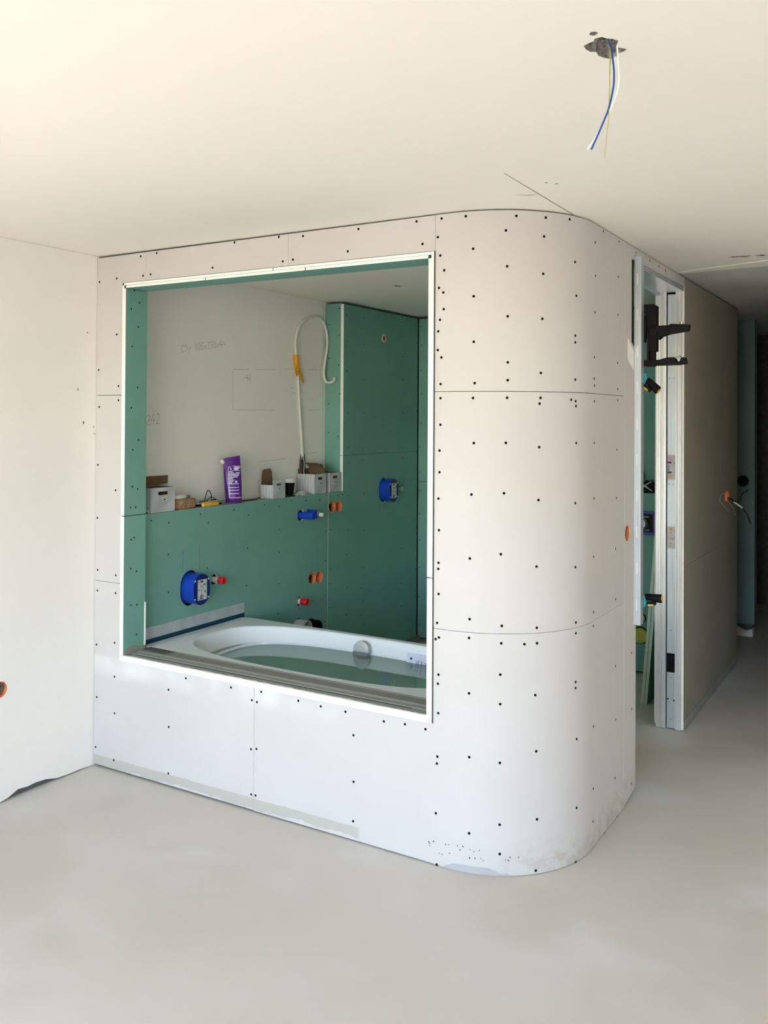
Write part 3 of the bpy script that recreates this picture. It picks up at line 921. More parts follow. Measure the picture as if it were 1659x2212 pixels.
# screw heads over the whole front
pts = []
for s, z in SCR_FRONT:
    p = path(s, z, 0)
    n = path(s, z, 1) - p
    pts.append((p, n))
screw_dots('screw_heads', pts, wall_front)
screw_dots('screw_heads', [(Vector((XJ0 + .025, y, z)), Vector((1, 0, 0))) for y, z in SCR_JAMB], wall_front, .0042)
mk = MB()
for i in range(26):
    s = 1.86 + rnd.random() * .36
    z = .045 + rnd.random() * .055 * (1 if s < 2.1 else .5)
    p = path(s, z, .0002)
    mk.lathe([(0, .0004), (.0022 + rnd.random() * .0015, 0)], p, path(s, z, 1) - path(s, z, 0), 6)
tag(mk.build('specks', 'crack', wall_front, merge=False), kind='stuff')

# ------------------------------------------------------------------ green facing wall inside, with niche and pilaster
wall_inner = thing('wall_inner', None, None, (XG, 4.2, 0), kind='structure')
GX = fr_x(XG)
B1, B2 = (3.592, .802), (5.594, 1.193)
R1, R2 = (3.780, .818), (4.576, .563)
V1, V2 = (4.580, 1.100), (4.668, 1.103)
SA = [(4.924, 1.125), (5.004, 1.121)]
SB = [(4.704, .688), (4.782, .684)]
OV, KN = (5.576, 2.287), (5.809, 1.187)
PW, PB = (4.555, .405), (4.695, .385)
GE = ['green', 'gypsum', 'dust']
MB().plate([(3.225, .02), (4.8775, .02), (4.8775, 1.2195), (3.225, 1.2195)], .0125, GX,
           [stadium(*B1, .150, .190), circle(*R1, .030), circle(*R2, .031), circle(*V1, .036), circle(*V2, .030), circle(*SB[0], .0375), circle(*SB[1], .0375), circle(*PW, .058), circle(*PB, .05)],
           0, 0, 1).build('plasterboard_panel', GE, wall_inner)
MB().plate([(4.8805, .02), (6.085, .02), (6.085, 1.4575), (5.0515, 1.4575), (5.0515, 1.2195), (4.8805, 1.2195)], .022, GX,
           [stadium(*B2, .146, .182), circle(*SA[0], .0375), circle(*SA[1], .0375), circle(*KN, .02)], 0, 0, 1).build('plasterboard_panel', GE, wall_inner)
MB().plate([(5.0515, 1.4605), (6.085, 1.4605), (6.085, 2.478), (5.0515, 2.478)], .022, GX, [circle(*OV, .030)], 0, 0, 1).build('plasterboard_panel', GE, wall_inner)
MB().box(XL + .001, XG - .0225, 5.0515, 5.064, 1.2205, 2.484).build('pilaster_panel', GE, wall_inner)
MB().box(XL + .001, XG - .0128, 3.225, 5.0508, 1.207, 1.2200).build('ledge_board', 'dust', wall_inner)
mk = MB()
for y, za, zb in ((3.533, .895, 1.006), (3.661, .88, 1.025), (5.53, 1.05, 1.10), (5.60, 1.05, 1.10), (4.567, .50, .53)):
    mk.box(XG, XG + .0004, y - .0008, y + .0008, za, zb)
mk.box(XG, XG + .0004, 4.885, 4.93, .619, .6215)
mk.build('pencil_lines', 'crack', wall_inner)
MB().box(XG, XG + .0014, 3.226, 4.034, .592, .650).build('fleece_tape', 'grey_tape', wall_inner)
MB().box(XG, XG + .0018, 3.226, 4.036, .566, .5915).build('sealing_band', 'blue_tape', wall_inner)
screw_dots('screw_heads', [(Vector((XG, y, z)), Vector((1, 0, 0))) for y, z in SCR_INNER], wall_inner, .0042)
screw_dots('screw_heads', [(Vector((x, 5.0515, z)), Vector((0, -1, 0))) for x, z in SCR_PIL], wall_inner, .004)

# rear wall with its own facing wall for the wall-hung toilet
wall_rear = thing('wall_rear', None, None, (-2.3, 6.1, 0), kind='structure')
YR = 6.1
WB, WD, WP = (-1.592, 1.024), (-1.633, .262), (-1.634, .378)
MB().plate([(XG + .002, .03), (-2.30, .03), (-2.30, 1.2255), (XG + .002, 1.2255)], .0125, fr_y(YR), (), 0, 0, 1).build('plasterboard_panel', GE, wall_rear)
MB().plate([(XG + .002, 1.2285), (-2.30, 1.2285), (-2.30, 2.478), (XG + .002, 2.478)], .0125, fr_y(YR), (), 0, 0, 1).build('plasterboard_panel', GE, wall_rear)
MB().plate([(-2.297, .02), (-1.292, .02), (-1.292, 1.2165), (-2.297, 1.2165)], .0125, fr_y(YR), [[(WB[0] - .11, WB[1] - .07), (WB[0] + .055, WB[1] - .07), (WB[0] + .055, WB[1] + .07), (WB[0] - .11, WB[1] + .07)], circle(*WD, .058), circle(*WP, .036)], 0, 0, 1).build('plasterboard_panel', GE, wall_rear)
MB().box(-2.297, -1.292, 6.1130, 6.2495, 1.204, 1.2168).build('ledge_board', 'dust', wall_rear)
MB().plate([(-2.32, 1.2175), (-1.292, 1.2175), (-1.292, 2.478), (-2.32, 2.478)], .0125, fr_y(6.25), (), 0, 0, 1).build('plasterboard_panel', GE, wall_rear)
MB().box(XL, -1.15, 6.264, 6.40, 0, 2.499).build('masonry', 'dark_base_and_shade', wall_rear)
screw_dots('screw_heads', [(Vector((x, YR, z)), Vector((0, -1, 0))) for x, z in SCR_STRIP], wall_rear, .004)

# corridor wall that hides the door pocket
wall_corridor = thing('wall_corridor', None, None, (X1, 5.9, 0), kind='structure')
OBOX = (6.331, 1.203)
CM = ['corridor', 'gypsum']
MB().plate([(5.106, .006), (6.753, .006), (6.753, .8985), (5.106, .8985)], .0125, fr_x(X1), (), 0, 0, 0).build('plasterboard_panel', CM, wall_corridor)
MB().plate([(5.106, .9000), (6.753, .9000), (6.753, 2.492), (5.106, 2.492)], .0125, fr_x(X1), [circle(*OBOX, .036)], 0, 0, 0).build('plasterboard_panel', CM, wall_corridor)
MB().box(X1 - .0125, X1, 5.1048, 5.1062, .006, 2.492).build('board_edge_paper', 'gypsum', wall_corridor)
MB().box(-1.157, -1.1455, 5.107, 6.753, .006, 2.49, 0, {'-y': 1}).build('plasterboard_panel', CM, wall_corridor)
MB().plate([(5.111, .02), (6.24, .02), (6.24, 2.485), (5.111, 2.485)], .0125, fr_x(-1.291, -1), (), 0, 0, 1).build('plasterboard_panel', GM, wall_corridor)
MB().box(-1.29, -1.158, 6.738, 6.752, .006, 2.49).build('end_stud', 'steel_dull', wall_corridor)
MB().box(X1, X1 + .002, 5.108, 6.752, .004, .055).build('sealer_band', 'dust', wall_corridor)

# ------------------------------------------------------------------ pocket-door frame
pdf = thing('pocket_door_frame', 'galvanised frame of a sliding pocket door between curved wall and corridor wall', 'door frame', (-1.21, 5.107, 0))


def ribbed(x0, x1, y0, y1, ribs):
    """outline of an extrusion whose -y side carries shallow grooves"""
    pts = [(x0, y1), (x0, y0)]
    for a, b in ribs:
        pts += [(x0 + a, y0), (x0 + a + .0012, y0 + .004), (x0 + b - .0012, y0 + .004), (x0 + b, y0)]
    pts += [(x1, y0), (x1, y1)]
    return pts


fz = lambda z0: (lambda u, v, w: Vector((u, v, z0 + w)))
MB().plate(ribbed(-1.281, -1.228, 5.100, 5.125, ((.009, .014), (.022, .025), (.029, .032), (.036, .042))), 2.414, fz(2.417)).build('guide_post', 'alu', pdf)
MB().plate(ribbed(-1.178, -1.1575, 5.100, 5.125, ((.005, .008), (.011, .0135))), 2.414, fz(2.417)).build('guide_post', 'alu', pdf)
MB().plate(ribbed(-1.1570, -1.146, 5.0965, 5.1055, ((.003, .006),)), 2.414, fz(2.417)).build('cover_bead', 'alu', pdf)
MB().plate([(-1.2225, .418), (-1.1795, .418), (-1.1795, 2.406), (-1.2225, 2.406)], .0015, fr_y(5.109), [circle(-1.212, 1.353, .0028, 8), circle(-1.191, 1.353, .0028, 8), circle(-1.201, .545, .0028, 8), circle(-1.212, 1.94, .0028, 8), circle(-1.191, 1.94, .0028, 8)]).build('stop_plate', 'steel', pdf)
MB().plate([(-1.2225, .006), (-1.1795, .006), (-1.1795, .313), (-1.2225, .313)], .0015, fr_y(5.108), [circle(-1.201, .285, .0028, 8), circle(-1.201, .055, .0028, 8), circle(-1.2165, .165, .005, 8), circle(-1.1845, .16, .005, 8)]).build('foot_plate', 'steel', pdf)
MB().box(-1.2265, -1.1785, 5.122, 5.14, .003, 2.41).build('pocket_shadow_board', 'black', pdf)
# stickers on the stop plate
for (za, zb) in ((1.378, 1.516), (1.037, 1.118), (.996, 1.034)):
    MB().box(-1.2215, -1.1800, 5.1084, 5.1090, za, zb).build('sticker', 'sticker' if za < 1.0 or za > 1.2 else 'sticker', pdf)
st = MB()
for z in (1.473, 1.418):
    st.box(-1.2205, -1.200, 5.1079, 5.1084, z - .005, z + .005, 1)
st.box(-1.2165, -1.2135, 5.1079, 5.1084, 1.430, 1.460, 1)
st.box(-1.2175, -1.2125, 5.1079, 5.1084, 1.428, 1.437, 1)
for z in (1.470, 1.420):
    st.box(-1.188, -1.181, 5.1079, 5.1084, z - .0008, z + .0008, 1)
    st.box(-1.195, -1.1938, 5.1079, 5.1084, z + .01 if z > 1.44 else z - .02, z + .02 if z > 1.44 else z - .01, 1)
for z in (1.492, 1.397):
    st.box(-1.219, -1.198, 5.1079, 5.1084, z - .010, z + .010, 2)
st.plate([(-1.213, 1.098), (-1.192, 1.098), (-1.2025, 1.117)], .0005, fr_y(5.1079), mi=3)
st.box(-1.2031, -1.2019, 5.1072, 5.1079, 1.1035, 1.111, 1)
st.box(-1.2031, -1.2019, 5.1072, 5.1079, 1.1005, 1.1022, 1)
for x, z, w in ((-1.199, 1.089, .004), (-1.203, 1.081, .003), (-1.199, 1.053, .007), (-1.189, 1.052, .006), (-1.203, 1.025, .006), (-1.203, 1.010, .008)):
    st.box(x - w, x + w * .4, 5.1079, 5.1084, z - .0014, z + .0014, 1)
tag(st.build('sticker_print', ['sticker', 'ink', 'sticker_red', 'amber'], pdf), kind='stuff')
# head rail along the door
hd = MB()
prof = [(-1.1335, 2.444), (-1.1335, 2.4385), (-1.145, 2.4370), (-1.145, 2.4335), (-1.1335, 2.4320), (-1.1335, 2.4265), (-1.145, 2.4250), (-1.145, 2.4215), (-1.1335, 2.4200), (-1.1335, 2.4165), (-1.281, 2.4165), (-1.281, 2.444)]
hd.plate(prof, .95, lambda x, z, w: Vector((x, 5.103 + w, z)))
hd.build('head_rail', 'alu', pdf)
MB().plate([(-1.281, 2.3995), (-1.262, 2.3995), (-1.262, 2.416), (-1.281, 2.416)], .95, lambda x, z, w: Vector((x, 5.103 + w, z))).build('head_lip', 'steel', pdf)
MB().box(-1.145, -1.135, 4.155, 4.195, 2.36, 2.416).build('corner_bracket', 'steel_dull', pdf)

# ------------------------------------------------------------------ bathtub full of water
tub = thing('bathtub', 'white enamel bathtub filled with water behind the framed opening', 'bathtub', (-2.443, 3.632, 0))
cxo, cyo = -2.443, 3.632
cxi, cyi = -2.445, 3.635
R = [sellipse(cxo, cyo, .893, .390, 40, .530), sellipse(cxo, cyo, .895, .392, 40, .534), sellipse(cxo, cyo, .895, .392, 40, .568), sellipse(cxo, cyo, .892, .389, 40, .5715), sellipse(cxo, cyo, .888, .386, 40, .5715), sellipse(cxi, cyi, .792, .3625, 3.0, .5715),
     sellipse(cxi, cyi, .785, .357, 3.0, .5715), sellipse(cxi, cyi, .779, .352, 3.0, .5700), sellipse(cxi, cyi, .774, .347, 3.0, .5650), sellipse(cxi, cyi, .770, .343, 3.0, .555),
     sellipse(cxi + .004, cyi, .755, .334, 2.9, .52), sellipse(cxi + .01, cyi, .735, .325, 2.9, .47), sellipse(cxi + .03, cyi, .66, .30, 2.8, .33), sellipse(cxi + .045, cyi, .60, .28, 2.7, .22),
     sellipse(cxi + .05, cyi, .55, .25, 2.6, .185), sellipse(cxi + .05, cyi, .45, .19, 2.5, .170), sellipse(cxi + .05, cyi, .1, .05, 2, .165)]
MB().loft(R, 0, False, True).build('shell', 'enamel', tub)
sk = MB().loft([sellipse(cxi + .03, cyi, .70, .33, 3, .50), sellipse(cxi + .04, cyi, .64, .31, 3, .20), sellipse(cxi + .045, cyi, .56, .26, 3, .145)], 0, False, True)
sk.build('outer_shell', 'enamel', tub)
for sx in (-.45, .5):
    for sy_ in (-.16, .16):
        MB().lathe([(.0, 0), (.025, 0), (.025, .012), (.012, .02), (.012, .15), (0, .15)], (cxi + sx, cyi + sy_, 0), (0, 0, 1), 14).build('foot', 'steel_dull', tub)
ovf = MB()
OC = Vector((-2.487, 3.952, .513))
on = Vector((0, -1, .06))
ovf.lathe([(0, .020), (.0435, .020)], OC, on, 40, 0, False)
ovf.lathe([(.0435, .020), (.0465, .018), (.0475, .012), (.044, -.012), (0, -.012)], OC, on, 40)
ovo = ovf.build('overflow_cover', 'chrome', tub)
bar = MB().box(OC.x - .0445, OC.x + .0445, OC.y - .0265, OC.y - .012, OC.z - .026, OC.z - .006)
bar.build('overflow_grip', 'steel_dull', ovo, bevel=.002)
lab = MB()
lx0, lx1 = -2.226, -2.03
ly = lambda z: 3.962 - (.53 - z) * .22
vs = []
for i in range(9):
    x = lx0 + (lx1 - lx0) * i / 8
    for z in (.533, .50, .465, .43):
        vs.append((x, ly(z) - .006 - .004 * math.sin(i * 1.1) * (.533 - z) * 12 - (x + 2.226) * .035, z))
lab.add(vs, [(i * 4 + k, (i + 1) * 4 + k, (i + 1) * 4 + k + 1, i * 4 + k + 1) for i in range(8) for k in range(3)], 0, True)
lbo = lab.build('paper_label', 'paper', tub, recalc=False)
pr = MB()
for dx, za, zb, w in ((.0, .515, .505, .010), (.034, .50, .45, .0016), (.044, .507, .45, .002), (.064, .505, .44, .0024), (.092, .50, .44, .003), (.100, .512, .44, .0026), (.085, .50, .496, .006), (.085, .489, .485, .006)):
    x = lx0 + .028 + dx
    y = lambda z: ly(z) - .0125 - (x + 2.226) * .035
    pr.add([(x - w / 2, y(za), za), (x + w / 2, y(za), za), (x + w / 2, y(zb), zb), (x - w / 2, y(zb), zb)], [(0, 1, 2, 3)])
tag(pr.build('label_print', 'ink', lbo, recalc=False), kind='stuff')
wt = MB()
ZW = .489
wt.loft([sellipse(cxi + .0075, cyi, .7445, .3295, 2.9, ZW), sellipse(cxi + .0075, cyi, .70, .29, 2.9, ZW), sellipse(cxi + .0075, cyi, .3, .12, 2.6, ZW)], 0, False, True)
tag(wt.build('bath_water', 'water', None), 'still grey-green water standing in the white bathtub', 'water', kind='stuff')

# ------------------------------------------------------------------ rough-in fittings of the bathroom wall
def mixer_box(c, label):
    y, z = c
    t = thing('mixer_rough_in_box', label, 'mixer box', (XG, y, z), 'blue rough-in boxes')
    b = MB().plate(stadium(y, z, .128, .163, 14), .125, fr_x(XG + .081), (), 1, 1, 0)
    o = b.build('housing', ['blue', 'blue_dark'], t, bevel=.0015)
    for dy in (-.053, .048):
        for dz in (-.045, .05):
            MB().lathe([(0, .004), (.0035, .004), (.0035, 0)], (XG + .081, y + dy, z + dz), (1, 0, 0), 8).build('cover_screw', 'white_plastic', o)
    il = MB().box(XG + .0812, XG + .0818, y - .032, y + .038, z - .055, z + .052).build('instruction_label', 'grey_pipe', t)
    k = MB()
    X = XG + .0822
    def ln(y0, z0, y1, z1, w=.0012):
        d = Vector((y1 - y0, z1 - z0)); n = Vector((-d.y, d.x)).normalized() * w
        k.add([(X, y + y0 + n.x, z + z0 + n.y), (X, y + y0 - n.x, z + z0 - n.y), (X, y + y1 - n.x, z + z1 - n.y), (X, y + y1 + n.x, z + z1 + n.y)], [(0, 1, 2, 3)])
    k.plate(circle(y - .002, z + .042, .012, 10, .006), .0003, fr_x(X + .0002))
    ln(-.012, .018, .002, .020, .0022); ln(-.004, -.004, -.004, -.026); ln(-.012, .002, -.004, -.005); ln(.004, .002, -.004, -.005)
    ln(.006, .010, .012, .006, .0024); ln(-.026, -.001, -.020, -.003, .003); ln(.016, .030, .017, .018, .004); ln(.029, .034, .029, .020, .002)
    ln(.020, -.006, .026, -.020, .003); ln(-.014, -.034, .008, -.030, .003); ln(-.016, -.040, .018, -.037, .0016); ln(-.016, -.046, .004, -.044, .0026); ln(-.016, -.051, .014, -.049, .0016)
    ln(-.029, .042, -.023, .042, .003); ln(-.029, -.050, -.023, -.050, .003); ln(-.028, -.038, -.024, -.038, .003)
    tag(k.build('label_print', 'ink', il, recalc=False), kind='stuff')
    return t


mixer_box(B1, 'blue rounded rough-in box on the green wall just above the bathtub corner')
mixer_box(B2, 'blue rounded rough-in box high on the dark green wall right of the cardboard boxes')


def red_plug(c, label, rp, ln_, sleeve, k=.5):
    y, z = c
    t = thing('pipe_plug', label, 'pipe plug', (XG, y, z), 'red capped pipe stubs')
    MB().cyl((XG - .05, y, z), (XG + ln_ * .55, y, z), rp, rp, 18).build('pipe_stub', sleeve, t)
    m_ = MB().lathe([(rp + .001, 0), (rp + .003, .001), (rp + .0028, ln_ * (1 - k) - .002), (rp + .001, ln_ * (1 - k)), (rp - .004, ln_ * (1 - k)), (rp - .005, ln_ * (1 - k) - .008), (0, ln_ * (1 - k) - .008)], (XG + ln_ * k, y, z), (1, 0, 0), 20)
    for i in range(8):
        a = i * PI / 4
        m_.cyl((XG + ln_ * (k + .05), y + (rp + .0025) * math.cos(a), z + (rp + .0025) * math.sin(a)), (XG + ln_ * .95, y + (rp + .002) * math.cos(a), z + (rp + .002) * math.sin(a)), .0016, seg=6)
    m_.build('cap', 'red', t)


red_plug(R1, 'red capped pipe stub right beside the lower blue box', .0165, .072, 'grey_pipe')
red_plug(R2, 'red capped pipe stub above the pipe ends behind the bathtub', .0195, .060, 'grey_pipe', .22)

vt = thing('concealed_valve', 'pair of blue protective sleeves with white tip sticking out below the ledge', 'valve', (XG, V1[0], V1[1]))
MB().lathe([(0, -.03), (.0225, -.03), (.0225, .098), (.020, .100), (.016, .100), (.016, .094), (0, .094)], (XG, *V1), (1, 0, 0), 24).build('sleeve', 'blue', vt)
MB().lathe([(0, -.03), (.0255, -.03), (.0255, .03), (.024, .032), (.024, .036), (.0255, .038), (.0255, .074), (.0, .074)], (XG, *V2), (1, 0, 0), 24).build('sleeve', 'blue', vt)
MB().lathe([(.0, .0745), (.0245, .0745), (.0235, .084), (.0, .084)], (XG, *V2), (1, 0, 0), 24).build('sleeve_ring', 'steel_dull', vt)
MB().box(XG + .084, XG + .094, V2[0] - .012, V2[0] + .008, V2[1] - .012, V2[1] + .010).box(XG + .097, XG + .107, V2[0] - .012, V2[0] + .008, V2[1] - .012, V2[1] + .010).box(XG + .084, XG + .100, V2[0] - .004, V2[0] + .002, V2[1] - .004, V2[1] + .004).build('tip', 'white_plastic', vt, bevel=.0015)


def socket_box(c, axis, label, group=None, mat='orange', r=.0355, dark=False):
    t = thing('socket_box', label, 'socket box', c, group)
    a = Vector(axis)
    cu_ = cup(MB(), Vector(c) - a * .001, a, r, .046, 0, 0).build('cup', mat, t)
    f = MB()
    b1 = a.orthogonal().normalized()
    for k in (0.35, 2.2, 4.4):
        q = (b1 * math.cos(k) + a.cross(b1) * math.sin(k)) * r * .93
        f.cyl(Vector(c) - a * .003 + q, Vector(c) - a * .030 + q, .0032, seg=8)
    tag(f.build('screw_posts', mat, cu_), kind='stuff')
    if dark:
        w = MB()
        for k in range(3):
            q = b1 * (.006 * (k - 1)) + a.cross(b1) * (.004 * k)
            w.tube(bez([Vector(c) - a * .045 + q, Vector(c) - a * .025 + q * 2.5, Vector(c) - a * .012 - q * 2, Vector(c) - a * .03 - q * 3], 5), .003, 6)
        tag(w.build('coiled_wire', 'black_soft', t), kind='stuff')
    return t


socket_box((XG, *SA[0]), (1, 0, 0), 'left one of the orange socket boxes under the ledge end', 'orange socket boxes in the green wall', dark=True)
socket_box((XG, *SA[1]), (1, 0, 0), 'right one of the orange socket boxes under the ledge end', 'orange socket boxes in the green wall')
socket_box((XG, *SB[0]), (1, 0, 0), 'left one of the orange socket boxes low on the green wall', 'orange socket boxes in the green wall', dark=True)
socket_box((XG, *SB[1]), (1, 0, 0), 'right one of the orange socket boxes low on the green wall', 'orange socket boxes in the green wall')
socket_box((XL, *LBOX), (1, 0, 0), 'orange socket box with black wires cut by the left picture edge, in the white wall', dark=True)
socket_box((X1, *CBOX), (1, 0, 0), 'orange socket box in the ivory wall beside the steel profile')

sp = thing('wall_spout', 'small white ring with red core high on the dark green wall', 'pipe outlet', (XG, *OV))
MB().lathe([(.020, .004), (.028, .004), (.0285, -.02), (.020, -.02)], (XG, *OV), (1, 0, 0), 20).build('ring', 'white_plastic', sp)
MB().lathe([(0, .001), (.018, .001), (.018, -.02)], (XG, OV[0] - .003, OV[1]), (1, 0, 0), 16).build('core', 'red', sp)
kn = thing('pipe_nipple', 'small pale pipe nipple right of the upper blue box', 'pipe outlet', (XG, *KN))
MB().lathe([(.008, .028), (.015, .028), (.0155, .012), (.011, .010), (.011, -.03)], (XG, *KN), (1, 0, 0), 16).build('nipple', 'cable_white', kn)

wp = thing('drain_pipe', 'pale grey open pipe end above the bathtub rim', 'pipe', (XG, *PW))
MB().lathe([(.046, .075), (.050, .075), (.050, -.04), (.046, -.04), (.046, .075)], (XG, *PW), (1, 0, 0), 28).build('pipe', 'grey_pipe', wp)
MB().lathe([(0, .02), (.0455, .02)], (XG, *PW), (1, 0, 0), 28).build('stopper', 'steel_dull', wp)
bp_ = thing('drain_pipe', 'black ribbed pipe end beside the pale grey pipe', 'pipe', (XG, *PB))
pf = []
for i in range(9):
    pf += [(.045 if i % 2 else .042, -.04 + i * .0125)]
MB().lathe(pf + [(.038, .062), (.038, 0), (0, 0)], (XG, *PB), (1, 0, 0), 24).build('pipe', 'black', bp_)
MB().box(XG + .0005, XG + .06, 4.66, 4.80, .315, .338).build('bracket', 'black', bp_)

# offcuts standing behind the bathtub
ob = thing('board_offcut', 'grey board offcut standing behind the bathtub rim', 'board', (-3.1, 5.2, 0))
MB().plate([(-.20, 0), (.10, 0), (.10, .215), (-.20, .12)], .0125, lambda u, v, w: Vector((u, w, v)), (), 0, 0, 1).build('board', ['offcut', 'black'], ob, xf=Matrix.Translation((-3.05, 5.4, 0)) @ Matrix.Rotation(.75, 4, 'Z') @ Matrix.Rotation(-.08, 4, 'X'))

# ------------------------------------------------------------------ things on the ledge
ZL = 1.2202


def carton(loc, yaw, wx, wy, h, label, hy=None, hole=True, lid=None, lid_ang=0.25, front_h=None, flap=None, rear_h=0.0, flap_fold=.35):
    """open printed carton; +x face carries the hand hole; corner origin at the near (+x, -y) bottom corner"""
    t = thing('cardboard_box', label, 'box', loc, 'printed cartons on the ledge')
    X = Matrix.Translation(loc) @ Matrix.Rotation(yaw, 4, 'Z')
    fh = front_h or h
    T = .0016
    CMAT = ['carton', 'card', 'carton_edge']
    b = MB()
    # floor and three plain walls, print outside, brown inside
    b.box(-wx, 0, 0, wy, 0, T, 1)
    b.box(-wx, -T, 0, T, 0, h, 2, {'-y': 0, '+y': 1})
    b.box(-wx, -T, wy - T, wy, 0, h, 2, {'+y': 0, '-y': 1})
    b.box(-wx, -wx + T, T, wy - T, 0, h + rear_h, 2, {'-x': 0, '+x': 1})
    hh = [rrect(wy * .30, wy * .70, fh * .70, fh * .84, fh * .05)] if hole else []
    b.plate([(0, 0), (wy, 0), (wy, fh), (0, fh)], T, lambda u, v, w: Vector((w, u, v)), hh, 0, 1, 2)
    bo = b.build('body', CMAT, t, xf=X)
    if hole:
        f = MB()
        # tongue pressed out of the hand hole
        ln = fh * .26
        f.plate([(wy * .33, 0), (wy * .67, 0), (wy * .64, -ln), (wy * .36, -ln)], .0012, lambda u, v, w: Vector((.001 + w - v * flap_fold, u, fh * .69 + v * .92)), (), 0, 1, 2)
        hf = f.build('hand_flap', CMAT, bo, xf=X)
        f = MB().plate(circle(wy * .52, fh * .52, fh * .035, 10), .0006, lambda u, v, w: Vector((.001 + w + (fh * .69 - v) * flap_fold + .0008, u, v)))
        f.build('finger_notch', 'black', bo, xf=X)
    if lid:
        g = MB()
        l, ang = lid, lid_ang
        g.plate([(.004, 0), (wy - .004, 0), (wy - .012, l * .8), (wy - .03, l), (wy * .25, l * .97), (.012, l * .85)], .0016,
                lambda u, v, w: Vector((-wx + .002 - v * math.sin(ang) + w, u, h + rear_h + v * math.cos(ang))), (), 1, 0, 2)
        g.build('lid', CMAT, t, xf=X)
    if flap:
        for k, (y0, l, ang) in enumerate(flap):
            g = MB()
            rows = []
            for i in range(7):
                v = l * i / 6
                a = ang * i / 6
                rows.append([Vector((-wx * .92 + u * wx * .84 * (1 - .12 * i / 6), y0 - v * math.sin(a), h + v * math.cos(a * .7))) for u in (0, 1)])
            vs = [p for r in rows for p in r] + [p + Vector((0, .0016, .0006)) for r in rows for p in r]
            fs = [(2 * i, 2 * i + 1, 2 * i + 3, 2 * i + 2) for i in range(6)] + [(14 + 2 * i, 14 + 2 * i + 2, 14 + 2 * i + 3, 14 + 2 * i + 1) for i in range(6)]
            fs += [(2 * i, 2 * i + 2, 16 + 2 * i, 14 + 2 * i) for i in range(6)] + [(2 * i + 1, 15 + 2 * i, 17 + 2 * i, 2 * i + 3) for i in range(6)] + [(0, 14, 15, 1), (12, 13, 27, 26)]
            g.add(vs, fs, 0, True)
            g.build('lid_flap', 'card', t, xf=X)
    return t


big = carton((-3.350, 3.306, ZL), 0.0, .128, .170, .128, 'largest open carton with hand hole, at the left jamb end of the ledge')
MB().plate([(3.318, .1285), (3.475, .1285), (3.552, .134), (3.556, .178), (3.318, .180)], .0016, lambda u, v, w: Vector((-3.4775 + w, u, ZL + v)), (), 0, 1, 2).build('lid', ['card', 'carton', 'carton_edge'], big)
carton((-3.349, 4.300, ZL), 0.0, .096, .122, .084, 'small open carton with tall brown lid, right of the purple pouch', lid=.095, lid_ang=.0, front_h=.112, rear_h=0, flap_fold=.12)
carton((-3.349, 4.730, ZL), 0.0, .135, .132, .128, 'open carton with curling brown flaps, below the hanging cable', front_h=.128, rear_h=.03, flap=((.128, .085, .9), (.13, .06, .2)), flap_fold=.1)
carton((-3.349, 4.900, ZL), 0.0, .125, .134, .128, 'carton wedged against the green pilaster at the ledge end', front_h=.128, flap_fold=.1)

# purple foil pouch
pc = Matrix.Translation((-3.398, 4.000, ZL)) @ Matrix.Rotation(-.72, 4, 'Z') @ Matrix.Rotation(math.radians(-2), 4, 'Y')
po = thing('foil_pouch', 'purple foil pouch with white print and white screw cap standing on the ledge', 'pouch', (-3.398, 4.000, ZL))
rings = []
for i in range(15):
    k = i / 14
    z = .262 * k
    w = .0455 + .004 * math.sin(k * 3) + .001 * k
    d = .034 * (1 - k ** 1.7) * (0.75 + .25 * min(1, k * 8)) + .0012
    lean = -.012 * k
    ring = []
    for j in range(28):
        a = 2 * PI * j / 28
        c, s = math.cos(a), math.sin(a)
        zz = z + (0.009 * (c) * k if i > 9 else 0) * (i - 9) / 5
        crease = .0016 * math.sin(5 * a + k * 14) * k
        ring.append(Vector(((d + crease) * math.copysign(abs(s) ** .8, s), w * math.copysign(abs(c) ** .8, c) + lean, zz)))
    rings.append(ring)
fbg = MB().loft(rings, 0, True, True).build('foil_bag', 'purple', po, xf=pc)
cpm = Matrix.Translation((-.004, -.058, .228)) @ Matrix.Rotation(math.radians(38), 4, 'X')
MB().lathe([(.007, -.012), (.007, 0)], (0, 0, 0), (0, 0, 1), 14).lathe([(0, .024), (.010, .024), (.0115, .022), (.0115, .001), (.0105, 0), (0, 0)], (0, 0, 0), (0, 0, 1), 18).build('screw_cap', 'white_plastic', po, xf=pc @ cpm)
pr = MB()


def ppt(y, z, lift=.0012):
    """point on the front of the pouch"""
    k = z / .262
    w = .0455 + .004 * math.sin(k * 3) + .001 * k
    d = .034 * (1 - k ** 1.7) * (0.75 + .25 * min(1, k * 8)) + .0012
    c = max(-.98, min(.98, (y + .012 * k) / w))
    s = (1 - abs(c) ** (2 / .8)) ** .5 if abs(c) < 1 else 0
    return Vector((d * s ** .8 + lift + .0016 * k, y, z))


def pquad(y0, z0, y1, z1):
    n = 4
    vs = [ppt(y0 + (y1 - y0) * i / n, z, .0013) for i in range(n + 1) for z in (z0, z1)]
    pr.add(vs, [(2 * i, 2 * i + 2, 2 * i + 3, 2 * i + 1) for i in range(n)])


